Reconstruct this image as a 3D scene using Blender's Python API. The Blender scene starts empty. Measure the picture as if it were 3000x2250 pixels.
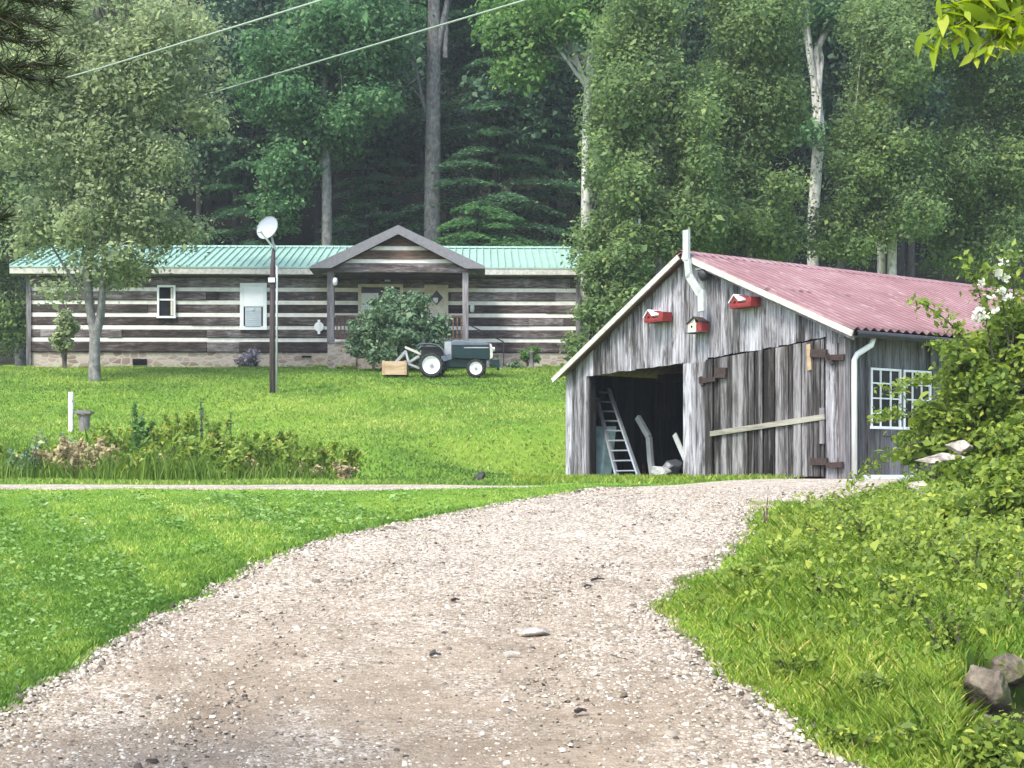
import bpy, math, random
import numpy as np
from mathutils import Vector, Matrix
random.seed(7)
F = 4500.0            # focal length in pixels of a 3000 px wide picture (a 54 mm lens)
CX, HY = 1500.0, 1400.0
sc = bpy.context.scene
COL = sc.collection
def R(s): return np.random.default_rng(s)
def at(px, py, Y): return Vector(((px-CX)*Y/F, Y, (HY-py)*Y/F))

# ------------------------------------------------------------------ helpers
def tag(o, label=None, cat=None, group=None, kind=None):
    if label: o['label'] = label
    if cat: o['category'] = cat
    if group: o['group'] = group
    if kind: o['kind'] = kind
    return o
def empty(name, loc=(0,0,0), rz=0.0, label=None, cat=None, group=None):
    o = bpy.data.objects.new(name, None); COL.objects.link(o)
    o.location = loc; o.rotation_euler = (0,0,rz); o.empty_display_size = .2
    return tag(o, label, cat, group)
def np_mesh(name, V, faces, mat, parent=None, tint=None, smooth=False):
    """faces: (M,k) int array, or list of index lists"""
    me = bpy.data.meshes.new(name)
    V = np.asarray(V, dtype=np.float32).reshape(-1,3)
    if isinstance(faces, np.ndarray):
        M, k = faces.shape
        me.vertices.add(len(V)); me.vertices.foreach_set('co', V.ravel())
        me.loops.add(M*k); me.loops.foreach_set('vertex_index', faces.astype(np.int32).ravel())
        me.polygons.add(M)
        me.polygons.foreach_set('loop_start', np.arange(0, M*k, k, dtype=np.int32))
        me.polygons.foreach_set('loop_total', np.full(M, k, dtype=np.int32))
        me.update(calc_edges=True)
    else:
        me.from_pydata([tuple(map(float,v)) for v in V], [], faces); me.update()
    n = len(me.polygons)
    if tint is not None:
        a = me.attributes.new('tint', 'FLOAT', 'FACE'); a.data.foreach_set('value', np.asarray(tint, dtype=np.float32)[:n])
    if smooth:
        me.polygons.foreach_set('use_smooth', np.ones(n, dtype=bool))
    if mat: me.materials.append(mat)
    o = bpy.data.objects.new(name, me); COL.objects.link(o)
    if parent: o.parent = parent
    return o
class MB:
    def __init__(s): s.v=[]; s.f=[]; s.t=[]
    def add(s, verts, faces, tint=None):
        b=len(s.v); s.v += [tuple(p) for p in verts]
        if tint is None: tint = random.random()
        for f in faces: s.f.append([b+i for i in f]); s.t.append(tint)
        return s
    def hexa(s, P, tint=None):   # 8 points: bottom 0-3 ccw, top 4-7
        return s.add(P, [[3,2,1,0],[4,5,6,7],[0,1,5,4],[1,2,6,5],[2,3,7,6],[3,0,4,7]], tint)
    def box(s, x0,x1,y0,y1,z0,z1, tint=None):
        return s.hexa([(x0,y0,z0),(x1,y0,z0),(x1,y1,z0),(x0,y1,z0),(x0,y0,z1),(x1,y0,z1),(x1,y1,z1),(x0,y1,z1)], tint)
    def prism_y(s, poly, y0, y1, tint=None):   # poly: (x,z) ccw seen from -y
        n=len(poly)
        P=[(x,y0,z) for x,z in poly]+[(x,y1,z) for x,z in poly]
        Fc=[list(range(n)), list(range(2*n-1,n-1,-1))]+[[(i+1)%n,i,n+i,n+(i+1)%n] for i in range(n)]
        return s.add(P,Fc,tint)
    def tube(s, pts, rad, n=8, tint=None, cap=True, wob=0.0):
        pts=[Vector(p) for p in pts]
        if not hasattr(rad,'__len__'): rad=[rad]*len(pts)
        rings=[]; up0=None
        for i,p in enumerate(pts):
            d=(pts[min(i+1,len(pts)-1)]-pts[max(i-1,0)]).normalized()
            ref=Vector((0,0,1)) if abs(d.z)<.9 else Vector((1,0,0))
            a=d.cross(ref).normalized() if up0 is None else (up0-d*up0.dot(d)).normalized()
            up0=a; b=d.cross(a)
            ring=[]
            for k in range(n):
                an=2*math.pi*k/n; r=rad[i]*(1+wob*random.uniform(-1,1))
                ring.append(p+a*math.cos(an)*r+b*math.sin(an)*r)
            rings.append(ring)
        V=[q for r in rings for q in r]; Fc=[]
        for i in range(len(pts)-1):
            for k in range(n):
                Fc.append([i*n+k,i*n+(k+1)%n,(i+1)*n+(k+1)%n,(i+1)*n+k])
        if cap: Fc += [list(range(n-1,-1,-1)), [(len(pts)-1)*n+k for k in range(n)]]
        return s.add(V,Fc,tint)
    def bar(s, a, b, w, h, tint=None, up=(0,0,1)):  # rectangular bar from a to b
        a=Vector(a); b=Vector(b); d=(b-a).normalized(); up=Vector(up)
        if abs(d.dot(up))>.95: up=Vector((0,1,0))
        x=d.cross(up).normalized()*w/2; y=x.cross(d).normalized()*h/2
        return s.hexa([a-x-y,a+x-y,b+x-y,b-x-y,a-x+y,a+x+y,b+x+y,b-x+y],tint)
    def lathe(s, prof, axis_o, axis_d, n=24, tint=None):  # prof: (r, t) along axis
        o=Vector(axis_o); d=Vector(axis_d).normalized()
        ref=Vector((0,0,1)) if abs(d.z)<.9 else Vector((1,0,0))
        a=d.cross(ref).normalized(); b=d.cross(a)
        V=[o+d*t+a*math.cos(2*math.pi*k/n)*r+b*math.sin(2*math.pi*k/n)*r for r,t in prof for k in range(n)]
        Fc=[[i*n+k,i*n+(k+1)%n,(i+1)*n+(k+1)%n,(i+1)*n+k] for i in range(len(prof)-1) for k in range(n)]
        return s.add(V,Fc,tint)
    def build(s, name, mat, parent=None, smooth=False, label=None):
        o=np_mesh(name, np.array([tuple(p) for p in s.v]), s.f, mat, parent, s.t, smooth)
        if label: o['label']=label
        return o
def bevel(o, w=.01, seg=2):
    m=o.modifiers.new('bevel','BEVEL'); m.width=w; m.segments=seg; m.limit_method='ANGLE'; return o

# ------------------------------------------------------------------ materials
def newmat(name):
    m=bpy.data.materials.new(name); m.use_nodes=True; nt=m.node_tree; nt.nodes.clear()
    out=nt.nodes.new('ShaderNodeOutputMaterial'); return m,nt,out
def N(nt,t,**k):
    n=nt.nodes.new(t)
    for a,b in k.items():
        if a in n.inputs: n.inputs[a].default_value=b
        else: setattr(n,a,b)
    return n
def ramp(nt, stops, fac=None):
    r=nt.nodes.new('ShaderNodeValToRGB'); e=r.color_ramp.elements
    while len(e)<len(stops): e.new(.5)
    for i,(p,c) in enumerate(stops):
        e[i].position=p; e[i].color=(c[0],c[1],c[2],1)
    if fac is not None: nt.links.new(fac,r.inputs[0])
    return r
def noise(nt, scale, vec=None, detail=4, rough=.55, dist=0):
    n=N(nt,'ShaderNodeTexNoise'); n.inputs['Scale'].default_value=scale; n.inputs['Detail'].default_value=detail
    n.inputs['Roughness'].default_value=rough; n.inputs['Distortion'].default_value=dist
    if vec is not None: nt.links.new(vec,n.inputs['Vector'])
    return n
def coords(nt, scale=(1,1,1), kind='Object'):
    t=nt.nodes.new('ShaderNodeTexCoord'); mp=nt.nodes.new('ShaderNodeMapping'); mp.inputs['Scale'].default_value=scale
    nt.links.new(t.outputs[kind],mp.inputs['Vector']); return mp.outputs[0]
def mix(nt, a, b, fac, mode='MIX'):
    m=nt.nodes.new('ShaderNodeMix'); m.data_type='RGBA'; m.blend_type=mode
    for sock,val in ((m.inputs[6],a),(m.inputs[7],b),(m.inputs[0],fac)):
        if hasattr(val,'is_linked') or isinstance(val,bpy.types.NodeSocket): nt.links.new(val,sock)
        else: sock.default_value = val if not hasattr(val,'__len__') else (val[0],val[1],val[2],1)
    return m.outputs[2]
def bump(nt, h, strength=.3, dist=.02):
    b=nt.nodes.new('ShaderNodeBump'); b.inputs['Strength'].default_value=strength; b.inputs['Distance'].default_value=dist
    nt.links.new(h,b.inputs['Height']); return b.outputs[0]
def principled(nt,out,col,rough=.6,spec=.3,metal=0,normal=None):
    p=nt.nodes.new('ShaderNodeBsdfPrincipled'); p.inputs['Roughness'].default_value=rough
    p.inputs['Specular IOR Level'].default_value=spec; p.inputs['Metallic'].default_value=metal
    if isinstance(col,bpy.types.NodeSocket): nt.links.new(col,p.inputs['Base Color'])
    else: p.inputs['Base Color'].default_value=(col[0],col[1],col[2],1)
    if normal is not None: nt.links.new(normal,p.inputs['Normal'])
    nt.links.new(p.outputs[0],out.inputs[0]); return p
def attr(nt,name='tint'):
    a=nt.nodes.new('ShaderNodeAttribute'); a.attribute_name=name; return a.outputs['Fac']
def m_plain(name, col, rough=.6, spec=.3, metal=0, var=.25, scale=6):
    m,nt,out=newmat(name); n=noise(nt,scale,coords(nt))
    c=ramp(nt,[(.3,[x*(1-var) for x in col]),(.7,[min(1,x*(1+var)) for x in col])],n.outputs[0])
    principled(nt,out,c.outputs[0],rough,spec,metal,bump(nt,n.outputs[0],.15,.01)); return m
def m_leaf(name, stops, trans=.35, rough=.5):
    m,nt,out=newmat(name); r=ramp(nt,stops,attr(nt))
    p=N(nt,'ShaderNodeBsdfPrincipled'); p.inputs['Roughness'].default_value=rough; p.inputs['Specular IOR Level'].default_value=.25
    t=N(nt,'ShaderNodeBsdfTranslucent'); nt.links.new(r.outputs[0],p.inputs['Base Color'])
    hs=N(nt,'ShaderNodeHueSaturation'); hs.inputs['Value'].default_value=1.25; hs.inputs['Saturation'].default_value=1.1
    nt.links.new(r.outputs[0],hs.inputs['Color']); nt.links.new(hs.outputs[0],t.inputs['Color'])
    mx=N(nt,'ShaderNodeMixShader'); mx.inputs[0].default_value=trans
    nt.links.new(p.outputs[0],mx.inputs[1]); nt.links.new(t.outputs[0],mx.inputs[2]); nt.links.new(mx.outputs[0],out.inputs[0]); return m
def m_bark(name, stops, zs=.6, scale=7):
    m,nt,out=newmat(name); n=noise(nt,scale,coords(nt,(1,1,zs)),6,.65); r=ramp(nt,stops,n.outputs[0])
    principled(nt,out,r.outputs[0],.9,.1,0,bump(nt,n.outputs[0],.6,.03)); return m
def m_wood(name, stops, stretch=(9,9,.55), tintamt=.5, rough=.85, streak=.0):
    m,nt,out=newmat(name); v=coords(nt,stretch); n=noise(nt,1.0,v,8,.68,.3)
    n2=noise(nt,.9,coords(nt,(1.2,1.2,.35)),4,.6); fine=noise(nt,4,v,5,.65)
    a=N(nt,'ShaderNodeMath',operation='MULTIPLY_ADD'); nt.links.new(attr(nt),a.inputs[0]); a.inputs[1].default_value=tintamt; nt.links.new(n.outputs[0],a.inputs[2])
    b=N(nt,'ShaderNodeMath',operation='MULTIPLY_ADD'); nt.links.new(n2.outputs[0],b.inputs[0]); b.inputs[1].default_value=.55; nt.links.new(a.outputs[0],b.inputs[2])
    f=N(nt,'ShaderNodeMath',operation='MULTIPLY_ADD'); nt.links.new(fine.outputs[0],f.inputs[0]); f.inputs[1].default_value=.8; nt.links.new(b.outputs[0],f.inputs[2])
    s=N(nt,'ShaderNodeMath',operation='SUBTRACT'); nt.links.new(f.outputs[0],s.inputs[0]); s.inputs[1].default_value=.67+tintamt/2
    r=ramp(nt,stops,s.outputs[0]); col=r.outputs[0]
    if streak:
        n5=noise(nt,1.6,coords(nt,(stretch[0]*.55,stretch[1]*.55,stretch[2]*1.3)),7,.72,.4); k=ramp(nt,[(.50,(0,0,0)),(.64,(streak,streak,streak))],n5.outputs[0]); col=mix(nt,col,(.022,.019,.018),k.outputs[0])
        n6=noise(nt,2.2,coords(nt,(1.5,1.5,.5)),5,.7); k6=ramp(nt,[(.58,(0,0,0)),(.72,(.45,.45,.45))],n6.outputs[0]); col=mix(nt,col,(.14,.10,.065),k6.outputs[0])
    principled(nt,out,col,rough,.15,0,bump(nt,fine.outputs[0],.5,.01)); return m

M={}
M['barn']=m_wood('weathered_barn_wood',[(.24,(.030,.027,.025)),(.37,(.095,.092,.094)),(.48,(.20,.198,.212)),(.62,(.30,.298,.325)),(.76,(.46,.46,.49))],tintamt=.32,streak=.85)
M['barn_dark']=m_wood('weathered_shaded_side_wood',[(.25,(.028,.026,.025)),(.5,(.10,.10,.104)),(.75,(.19,.19,.2))],tintamt=.3,streak=.7)  # darker copy of the barn boards, the side's shade put into the colour
M['interior']=m_wood('shaded_interior_wood',[(.25,(.006,.006,.006)),(.5,(.018,.017,.017)),(.75,(.035,.033,.032))],tintamt=.3)  # near-black boards put the open bay's shade into the wood colour
M['door']=m_wood('weathered_door_wood',[(.28,(.018,.016,.016)),(.45,(.065,.062,.06)),(.58,(.15,.145,.148)),(.74,(.27,.265,.27))],tintamt=.5,streak=.6)
M['log']=m_wood('old_log',[(.25,(.028,.022,.020)),(.45,(.070,.057,.054)),(.60,(.125,.108,.106)),(.76,(.25,.235,.24))],(1.1,6,8),.34)
M['logwarm']=m_wood('warm_log',[(.25,(.03,.02,.015)),(.45,(.085,.055,.040)),(.62,(.14,.095,.07)),(.82,(.24,.18,.14))],(.8,6,9),.25)
M['greywood']=m_wood('grey_post_wood',[(.25,(.08,.075,.075)),(.55,(.19,.18,.19)),(.8,(.32,.31,.32))],(7,7,.6),.2)
M['chink']=m_plain('mortar_chinking',(.74,.73,.68),.9,.1,0,.12,5)
M['white']=m_plain('white_paint',(.76,.79,.79),.45,.3,0,.05,4)
M['cream']=m_plain('cream_paint',(.60,.57,.46),.6,.2,0,.18,5)
M['oldwhite']=m_plain('worn_white_board',(.47,.46,.42),.7,.2,0,.25,9)
M['galv']=m_plain('aged_white_metal',(.40,.43,.41),.5,.4,0,.12,8)
M['shingle']=m_plain('grey_shingle',(.24,.24,.27),.9,.1,0,.25,14)
M['green_metal']=m_plain('mint_green_metal',(.30,.47,.40),.38,.5,0,.10,2)
M['redpaint']=m_plain('barn_red_paint',(.22,.030,.028),.6,.3,0,.25,20)
M['dark']=m_plain('dark_void',(.012,.012,.013),.9,.1,0,.1)
M['rust']=m_plain('rusty_iron',(.05,.034,.031),.8,.3,.2,.35,25)
M['alum']=m_plain('dull_aluminium',(.40,.43,.45),.4,.5,.6,.12,10)
M['tan']=m_wood('tan_crate_wood',[(.25,(.26,.18,.10)),(.5,(.40,.29,.18)),(.8,(.48,.37,.25))],(1,6,8),.3)
M['tyre']=m_plain('black_rubber',(.035,.037,.035),.85,.2,0,.4,20)
M['tractor']=m_plain('dark_green_paint',(.006,.026,.026),.45,.25,0,.15,4)
M['tractor_top']=m_plain('blue_grey_paint',(.10,.125,.16),.4,.4,0,.15,4)
M['iron']=m_plain('dark_iron',(.05,.05,.055),.6,.4,.3,.2)
M['hitch']=m_plain('pale_steel',(.34,.36,.37),.5,.4,.4,.2)
M['postwood']=m_wood('brown_pole_wood',[(.25,(.035,.025,.026)),(.55,(.085,.065,.066)),(.8,(.16,.13,.13))],(9,9,.4),.1)
M['concrete']=m_plain('grey_concrete',(.19,.175,.18),.9,.1,0,.25,12)
M['cable']=m_plain('pale_cable',(.30,.36,.31),.6,.2,0,.1,3)
M['rock']=None; M['glassgreen']=None
def _glass():
    m,nt,out=newmat('window_glass'); n=noise(nt,2,coords(nt))
    r=ramp(nt,[(.35,(.006,.008,.010)),(.7,(.020,.025,.028))],n.outputs[0]); principled(nt,out,r.outputs[0],.15,.18,0); return m
M['glass']=_glass()
def _gg():
    m,nt,out=newmat('greenish_plastic_sheet'); n=noise(nt,4,coords(nt)); r=ramp(nt,[(.3,(.20,.34,.34)),(.7,(.42,.58,.56))],n.outputs[0])
    p=principled(nt,out,r.outputs[0],.25,.5,0); return m
M['glassgreen']=_gg()
def _rock():
    m,nt,out=newmat('pale_fieldstone'); n=noise(nt,5,coords(nt),7,.65); r=ramp(nt,[(.3,(.13,.115,.10)),(.5,(.34,.31,.27)),(.7,(.56,.53,.49))],n.outputs[0])
    principled(nt,out,r.outputs[0],.9,.15,0,bump(nt,n.outputs[0],.8,.05)); return m
M['rock']=_rock()
def _mrock():
    m,nt,out=newmat('mossy_tan_stone'); n=noise(nt,6,coords(nt),7,.65); r=ramp(nt,[(.3,(.05,.043,.033)),(.5,(.16,.135,.105)),(.7,(.30,.26,.215))],n.outputs[0])
    n2=noise(nt,3.5,coords(nt),5,.7); k=ramp(nt,[(.5,(0,0,0)),(.6,(.85,.85,.85))],n2.outputs[0]); c=mix(nt,r.outputs[0],(.07,.085,.02),k.outputs[0]); principled(nt,out,c,.95,.1,0,bump(nt,n.outputs[0],.9,.05)); return m
M['mossrock']=_mrock()
def _found():
    m,nt,out=newmat('stone_foundation'); v=N(nt,'ShaderNodeTexVoronoi'); nt.links.new(coords(nt,(2.3,2.3,5)),v.inputs['Vector']); v.inputs['Scale'].default_value=1.3
    e=N(nt,'ShaderNodeTexVoronoi',feature='DISTANCE_TO_EDGE'); nt.links.new(coords(nt,(2.3,2.3,5)),e.inputs['Vector']); e.inputs['Scale'].default_value=1.3
    r=ramp(nt,[(.1,(.20,.155,.125)),(.5,(.31,.255,.215)),(.9,(.40,.35,.30))],v.outputs['Color'])
    k=ramp(nt,[(.02,(.42,.38,.34)),(.09,(0,0,0))],e.outputs[0]); kk=ramp(nt,[(.02,(1,1,1)),(.10,(0,0,0))],e.outputs[0])
    n=noise(nt,9,coords(nt)); c=mix(nt,r.outputs[0],(.40,.37,.33),kk.outputs[0]); c2=mix(nt,c,n.outputs[1],.25,'SOFT_LIGHT')
    principled(nt,out,c2,.9,.1,0,bump(nt,e.outputs[0],.5,.04)); return m
M['found']=_found()
def _redroof():
    m,nt,out=newmat('faded_red_metal'); n=noise(nt,1.1,coords(nt,(1,.6,1)),6,.6); n2=noise(nt,3.2,coords(nt,(.8,2.2,.5)),6,.72)
    r=ramp(nt,[(.32,(.25,.125,.125)),(.55,(.32,.18,.185)),(.75,(.40,.275,.275))],n.outputs[0])
    k=ramp(nt,[(.54,(0,0,0)),(.70,(.8,.8,.8))],n2.outputs[0]); c=mix(nt,r.outputs[0],(.50,.37,.36),k.outputs[0])
    wv=N(nt,'ShaderNodeTexWave'); wv.bands_direction='Y'; nt.links.new(coords(nt),wv.inputs['Vector']); wv.inputs['Scale'].default_value=1/.22/3.1831*.5*2*3.14159/3.14159*1.0; wv.inputs['Distortion'].default_value=.35; wv.inputs['Detail'].default_value=2
    d=ramp(nt,[(.0,(.42,.40,.40)),(.4,(1,1,1))],wv.outputs[0]); c2=mix(nt,c,d.outputs[0],.8,'MULTIPLY')  # dark rib lines: valley dirt plus painted shading so the corrugation reads
    sx=N(nt,'ShaderNodeSeparateXYZ'); nt.links.new(coords(nt),sx.inputs[0]); n4=noise(nt,1.3,coords(nt,(.05,1,.05)),4,.6)
    lap=N(nt,'ShaderNodeMath',operation='COMPARE'); nt.links.new(sx.outputs[0],lap.inputs[0]); lap.inputs[1].default_value=6.35; lap.inputs[2].default_value=.05
    l2=ramp(nt,[(.5,(0,0,0)),(.62,(.8,.8,.8))],n4.outputs[0]); lm=N(nt,'ShaderNodeMath',operation='MULTIPLY'); nt.links.new(lap.outputs[0],lm.inputs[0]); nt.links.new(l2.outputs[0],lm.inputs[1])
    c3=mix(nt,c2,(.07,.03,.03),lm.outputs[0]); principled(nt,out,c3,.5,.3,.0,bump(nt,n2.outputs[0],.1,.01)); return m
M['redroof']=_redroof()

def _lawn():
    m,nt,out=newmat('lawn_soil_and_turf'); v=coords(nt); n=noise(nt,.35,v,5,.6); n2=noise(nt,6,v,4,.7)
    r=ramp(nt,[(.32,(.07,.145,.018)),(.5,(.115,.21,.025)),(.68,(.18,.26,.038))],n.outputs[0])
    c=mix(nt,r.outputs[0],n2.outputs[0],.45,'OVERLAY'); so=ramp(nt,[(.35,(.012,.010,.008)),(.7,(.045,.036,.026))],n2.outputs[0]); c=mix(nt,c,so.outputs[0],attr(nt,'soil')); principled(nt,out,c,.95,.1,0,bump(nt,n2.outputs[0],.5,.05)); return m
M['lawn']=_lawn()
def _hill():
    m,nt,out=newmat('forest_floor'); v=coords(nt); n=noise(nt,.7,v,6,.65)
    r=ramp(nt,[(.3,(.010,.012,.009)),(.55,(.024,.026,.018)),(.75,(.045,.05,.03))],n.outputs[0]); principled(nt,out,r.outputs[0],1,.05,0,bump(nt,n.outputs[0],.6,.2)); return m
M['hill']=_hill()
def _road():
    m,nt,out=newmat('gravel_and_dirt'); v=coords(nt)
    vo=N(nt,'ShaderNodeTexVoronoi'); nt.links.new(v,vo.inputs['Vector']); vo.inputs['Scale'].default_value=46
    sep=N(nt,'ShaderNodeSeparateColor'); nt.links.new(vo.outputs['Color'],sep.inputs[0])
    st=ramp(nt,[(.0,(.12,.098,.070)),(.3,(.28,.236,.178)),(.65,(.46,.405,.33)),(.95,(.72,.67,.585))],sep.outputs[0])
    n=noise(nt,.9,v,6,.65); n3=noise(nt,14,v,5,.7)
    di=ramp(nt,[(.3,(.19,.147,.10)),(.7,(.32,.26,.19))],n3.outputs[0])
    k=ramp(nt,[(.46,(.92,.92,.92)),(.64,(.12,.12,.12))],n.outputs[0])
    gx=N(nt,'ShaderNodeSeparateXYZ'); nt.links.new(v,gx.inputs[0])
    far=N(nt,'ShaderNodeMapRange'); nt.links.new(gx.outputs[1],far.inputs[0]); far.inputs[1].default_value=10; far.inputs[2].default_value=17; far.inputs[3].default_value=1.0; far.inputs[4].default_value=.1
    kk=N(nt,'ShaderNodeMath',operation='MULTIPLY'); nt.links.new(k.outputs[0],kk.inputs[0]); nt.links.new(far.outputs[0],kk.inputs[1])
    ac=attr(nt,'across'); tw=N(nt,'ShaderNodeMath',operation='PINGPONG'); sb=N(nt,'ShaderNodeMath',operation='SUBTRACT'); nt.links.new(ac,sb.inputs[0]); sb.inputs[1].default_value=.5
    ab=N(nt,'ShaderNodeMath',operation='ABSOLUTE'); nt.links.new(sb.outputs[0],ab.inputs[0]); tr_=ramp(nt,[(.06,(.25,.25,.25)),(.17,(1,1,1)),(.26,(1,1,1)),(.36,(.1,.1,.1))],ab.outputs[0])
    nb_=noise(nt,.55,v,5,.7); nb2=N(nt,'ShaderNodeMath',operation='ADD'); nt.links.new(nb_.outputs[0],nb2.inputs[0]); nb2.inputs[1].default_value=.38; t2=N(nt,'ShaderNodeMath',operation='MULTIPLY'); nt.links.new(tr_.outputs[0],t2.inputs[0]); nt.links.new(nb2.outputs[0],t2.inputs[1])
    t3=N(nt,'ShaderNodeMath',operation='MULTIPLY'); nt.links.new(t2.outputs[0],t3.inputs[0]); nt.links.new(far.outputs[0],t3.inputs[1]); mxx=N(nt,'ShaderNodeMath',operation='MAXIMUM'); nt.links.new(t3.outputs[0],mxx.inputs[0]); nt.links.new(kk.outputs[0],mxx.inputs[1])
    c=mix(nt,st.outputs[0],di.outputs[0],mxx.outputs[0]); n7=noise(nt,1.7,v,6,.7); d7=ramp(nt,[(.35,(.66,.64,.62)),(.6,(1.0,1,1))],n7.outputs[0]); c=mix(nt,c,d7.outputs[0],.8,'MULTIPLY')
    principled(nt,out,c,.95,.15,0,bump(nt,vo.outputs['Distance'],.5,.02)); return m
M['road']=_road()
def _stone():
    m,nt,out=newmat('crushed_limestone'); r=ramp(nt,[(0,(.060,.048,.038)),(.3,(.19,.162,.128)),(.65,(.36,.318,.258)),(1,(.64,.595,.515))],attr(nt)); principled(nt,out,r.outputs[0],.9,.2); return m
M['stone']=_stone()
G=M['leaf']={}
G['grass']=m_leaf('lawn_blades',[(0,(0.088,0.185,0.035)),(0.5,(0.235,0.386,0.067)),(0.85,(0.436,0.532,0.112)),(1,(0.682,0.638,0.271))],.35)
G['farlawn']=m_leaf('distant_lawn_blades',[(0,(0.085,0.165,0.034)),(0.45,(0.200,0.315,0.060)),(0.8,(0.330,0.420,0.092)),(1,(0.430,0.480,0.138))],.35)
G['bank']=m_leaf('tall_bank_grass',[(0,(0.101,0.182,0.027)),(0.5,(0.222,0.333,0.049)),(0.85,(0.403,0.470,0.073)),(1,(0.724,0.606,0.245))],.4)
G['clover']=m_leaf('clover_leaf',[(0,(0.09,0.19,0.045)),(0.6,(0.19,0.32,0.08)),(0.92,(0.30,0.42,0.14)),(1,(0.62,0.66,0.48))],.3)
G['olive']=m_leaf('olive_green_leaf',[(0,(0.172,0.231,0.131)),(0.5,(0.310,0.378,0.208)),(0.85,(0.447,0.514,0.273)),(1,(0.551,0.599,0.284))],0.52)
G['maple']=m_leaf('blue_green_leaf',[(0,(0.057,0.139,0.062)),(0.5,(0.107,0.233,0.098)),(0.9,(0.180,0.327,0.123)),(1,(0.230,0.364,0.123))],0.42)
G['bright']=m_leaf('light_green_leaf',[(0,(0.075,0.158,0.042)),(0.5,(0.134,0.264,0.074)),(1,(0.283,0.422,0.126))],.45)
G['mass']=m_leaf('mid_green_leaf',[(0,(0.101,0.166,0.071)),(0.5,(0.179,0.269,0.108)),(0.85,(0.273,0.366,0.129)),(1,(0.359,0.428,0.129))],0.5)
G['hemlock']=m_leaf('hemlock_needles',[(0,(0.066,0.151,0.092)),(0.5,(0.125,0.246,0.140)),(1,(0.231,0.364,0.184))],.25)
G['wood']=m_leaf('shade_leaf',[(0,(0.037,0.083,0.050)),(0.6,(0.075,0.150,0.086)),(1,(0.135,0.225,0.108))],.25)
G['shrub']=m_leaf('evergreen_shrub_leaf',[(0,(0.062,0.122,0.065)),(0.5,(0.129,0.218,0.118)),(0.9,(0.241,0.332,0.175)),(1,(0.366,0.418,0.251))],.25)
G['bush']=m_leaf('hedge_rose_leaf',[(0,(0.077,0.132,0.026)),(0.5,(0.189,0.270,0.046)),(0.85,(0.319,0.397,0.064)),(1,(0.425,0.471,0.088))],.42)
G['yellow']=m_leaf('yellow_young_leaf',[(0,(0.163,0.263,0.019)),(0.6,(0.326,0.425,0.036)),(1,(0.510,0.526,0.085))],.5)  # yellow-green colour of the young leaves
G['pine']=m_leaf('pine_needles',[(0,(.015,.024,.010)),(.6,(.035,.048,.016)),(1,(.085,.085,.03))],.2)
G['dry']=m_leaf('dry_brush',[(0,(0.184,0.142,0.071)),(0.6,(0.383,0.316,0.172)),(1,(0.567,0.515,0.300))],.25)
G['weed']=m_leaf('weed_leaf',[(0,(0.109,0.197,0.037)),(0.5,(0.217,0.322,0.057)),(0.85,(0.368,0.448,0.091)),(1,(0.607,0.484,0.141))],.4)
G['petal']=m_leaf('white_petal',[(0,(.75,.75,.62)),(1,(.85,.85,.80))],.2)
G['purple']=m_leaf('mauve_flower',[(0,(.20,.20,.22)),(1,(.33,.30,.36))],.2)
B={}
B['grey']=m_bark('grey_bark',[(.3,(.075,.075,.07)),(.5,(.17,.17,.16)),(.7,(.30,.30,.28))])
B['pale']=m_bark('pale_mottled_bark',[(.33,(.14,.14,.12)),(.44,(.36,.36,.32)),(.6,(.58,.57,.53)),(.75,(.70,.69,.66))],.5,4)
B['brown']=m_bark('brown_grey_bark',[(.3,(.055,.045,.038)),(.55,(.125,.11,.095)),(.75,(.20,.18,.16))])
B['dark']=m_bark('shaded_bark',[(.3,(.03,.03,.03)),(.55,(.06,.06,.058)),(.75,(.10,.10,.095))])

# ------------------------------------------------------------------ ground
BA=math.atan2(-.8063,.5916); BU=np.array([.5916,-.8063]); BV=np.array([.8063,.5916]); BL=np.array([1.209,34.0]); BW=8.06; BD=12.5
_prof=np.array([(-10,-1.85),(0,-1.75),(6,-1.68),(8.5,-1.60),(10,-1.45),(14,-1.0),(18,-.58),(21,-.30),(23,-.165),(27,-.10),(30,-.06),(31.2,.02),(34,.66),(36,.97),(40.5,1.75),(43.5,2.45),(47.4,3.08),(51,3.58),(54.75,3.93),(67,4.8),(75,6.5),(90,14),(130,40),(190,78)])
_yt=np.linspace(-10,190,4001); _zt=np.interp(_yt,_prof[:,0],_prof[:,1])
_k=np.hanning(33); _k/=_k.sum(); _zt=np.convolve(np.pad(_zt,16,mode='edge'),_k,'valid')
def base(y): return np.interp(y,_yt,_zt)
def sm(t): t=np.clip(t,0,1); return t*t*(3-2*t)
RL=np.array([(-6,-3.2),(5,-3.3),(9.8,-3.28),(11,-3.18),(12.3,-3.02),(14.4,-2.75),(16.4,-2.33),(18,-1.62),(20,-.44),(22.6,1.0),(24,1.6),(25.5,2.5),(27,3.7),(28,5.2),(29.5,6.6),(31,9)])
RR=np.array([(-6,2.6),(5,2.3),(8.5,1.96),(9.3,1.86),(10.4,1.62),(11.6,1.45),(12.4,1.30),(13.2,1.31),(14,1.52),(15.2,2.02),(17.4,2.72),(20.6,3.3),(20,4.1),(21.5,5.2),(23,6.2),(26,7.8),(28,9.2),(31,12)])
_rg=R(5); _jl=_rg.normal(0,.05,400); _jr=_rg.normal(0,.06,400); _jy=np.linspace(-6,31,400)
_kk=np.hanning(7)/np.hanning(7).sum(); _jl=np.convolve(_jl,_kk,'same')*1.4; _jr=np.convolve(_jr,_kk,'same')*1.4
def xL(y): return np.interp(y,RL[:,0],RL[:,1])+np.interp(y,_jy,_jl)
def xR(y): return np.interp(y,RR[:,0],RR[:,1])+np.interp(y,_jy,_jr)
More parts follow.
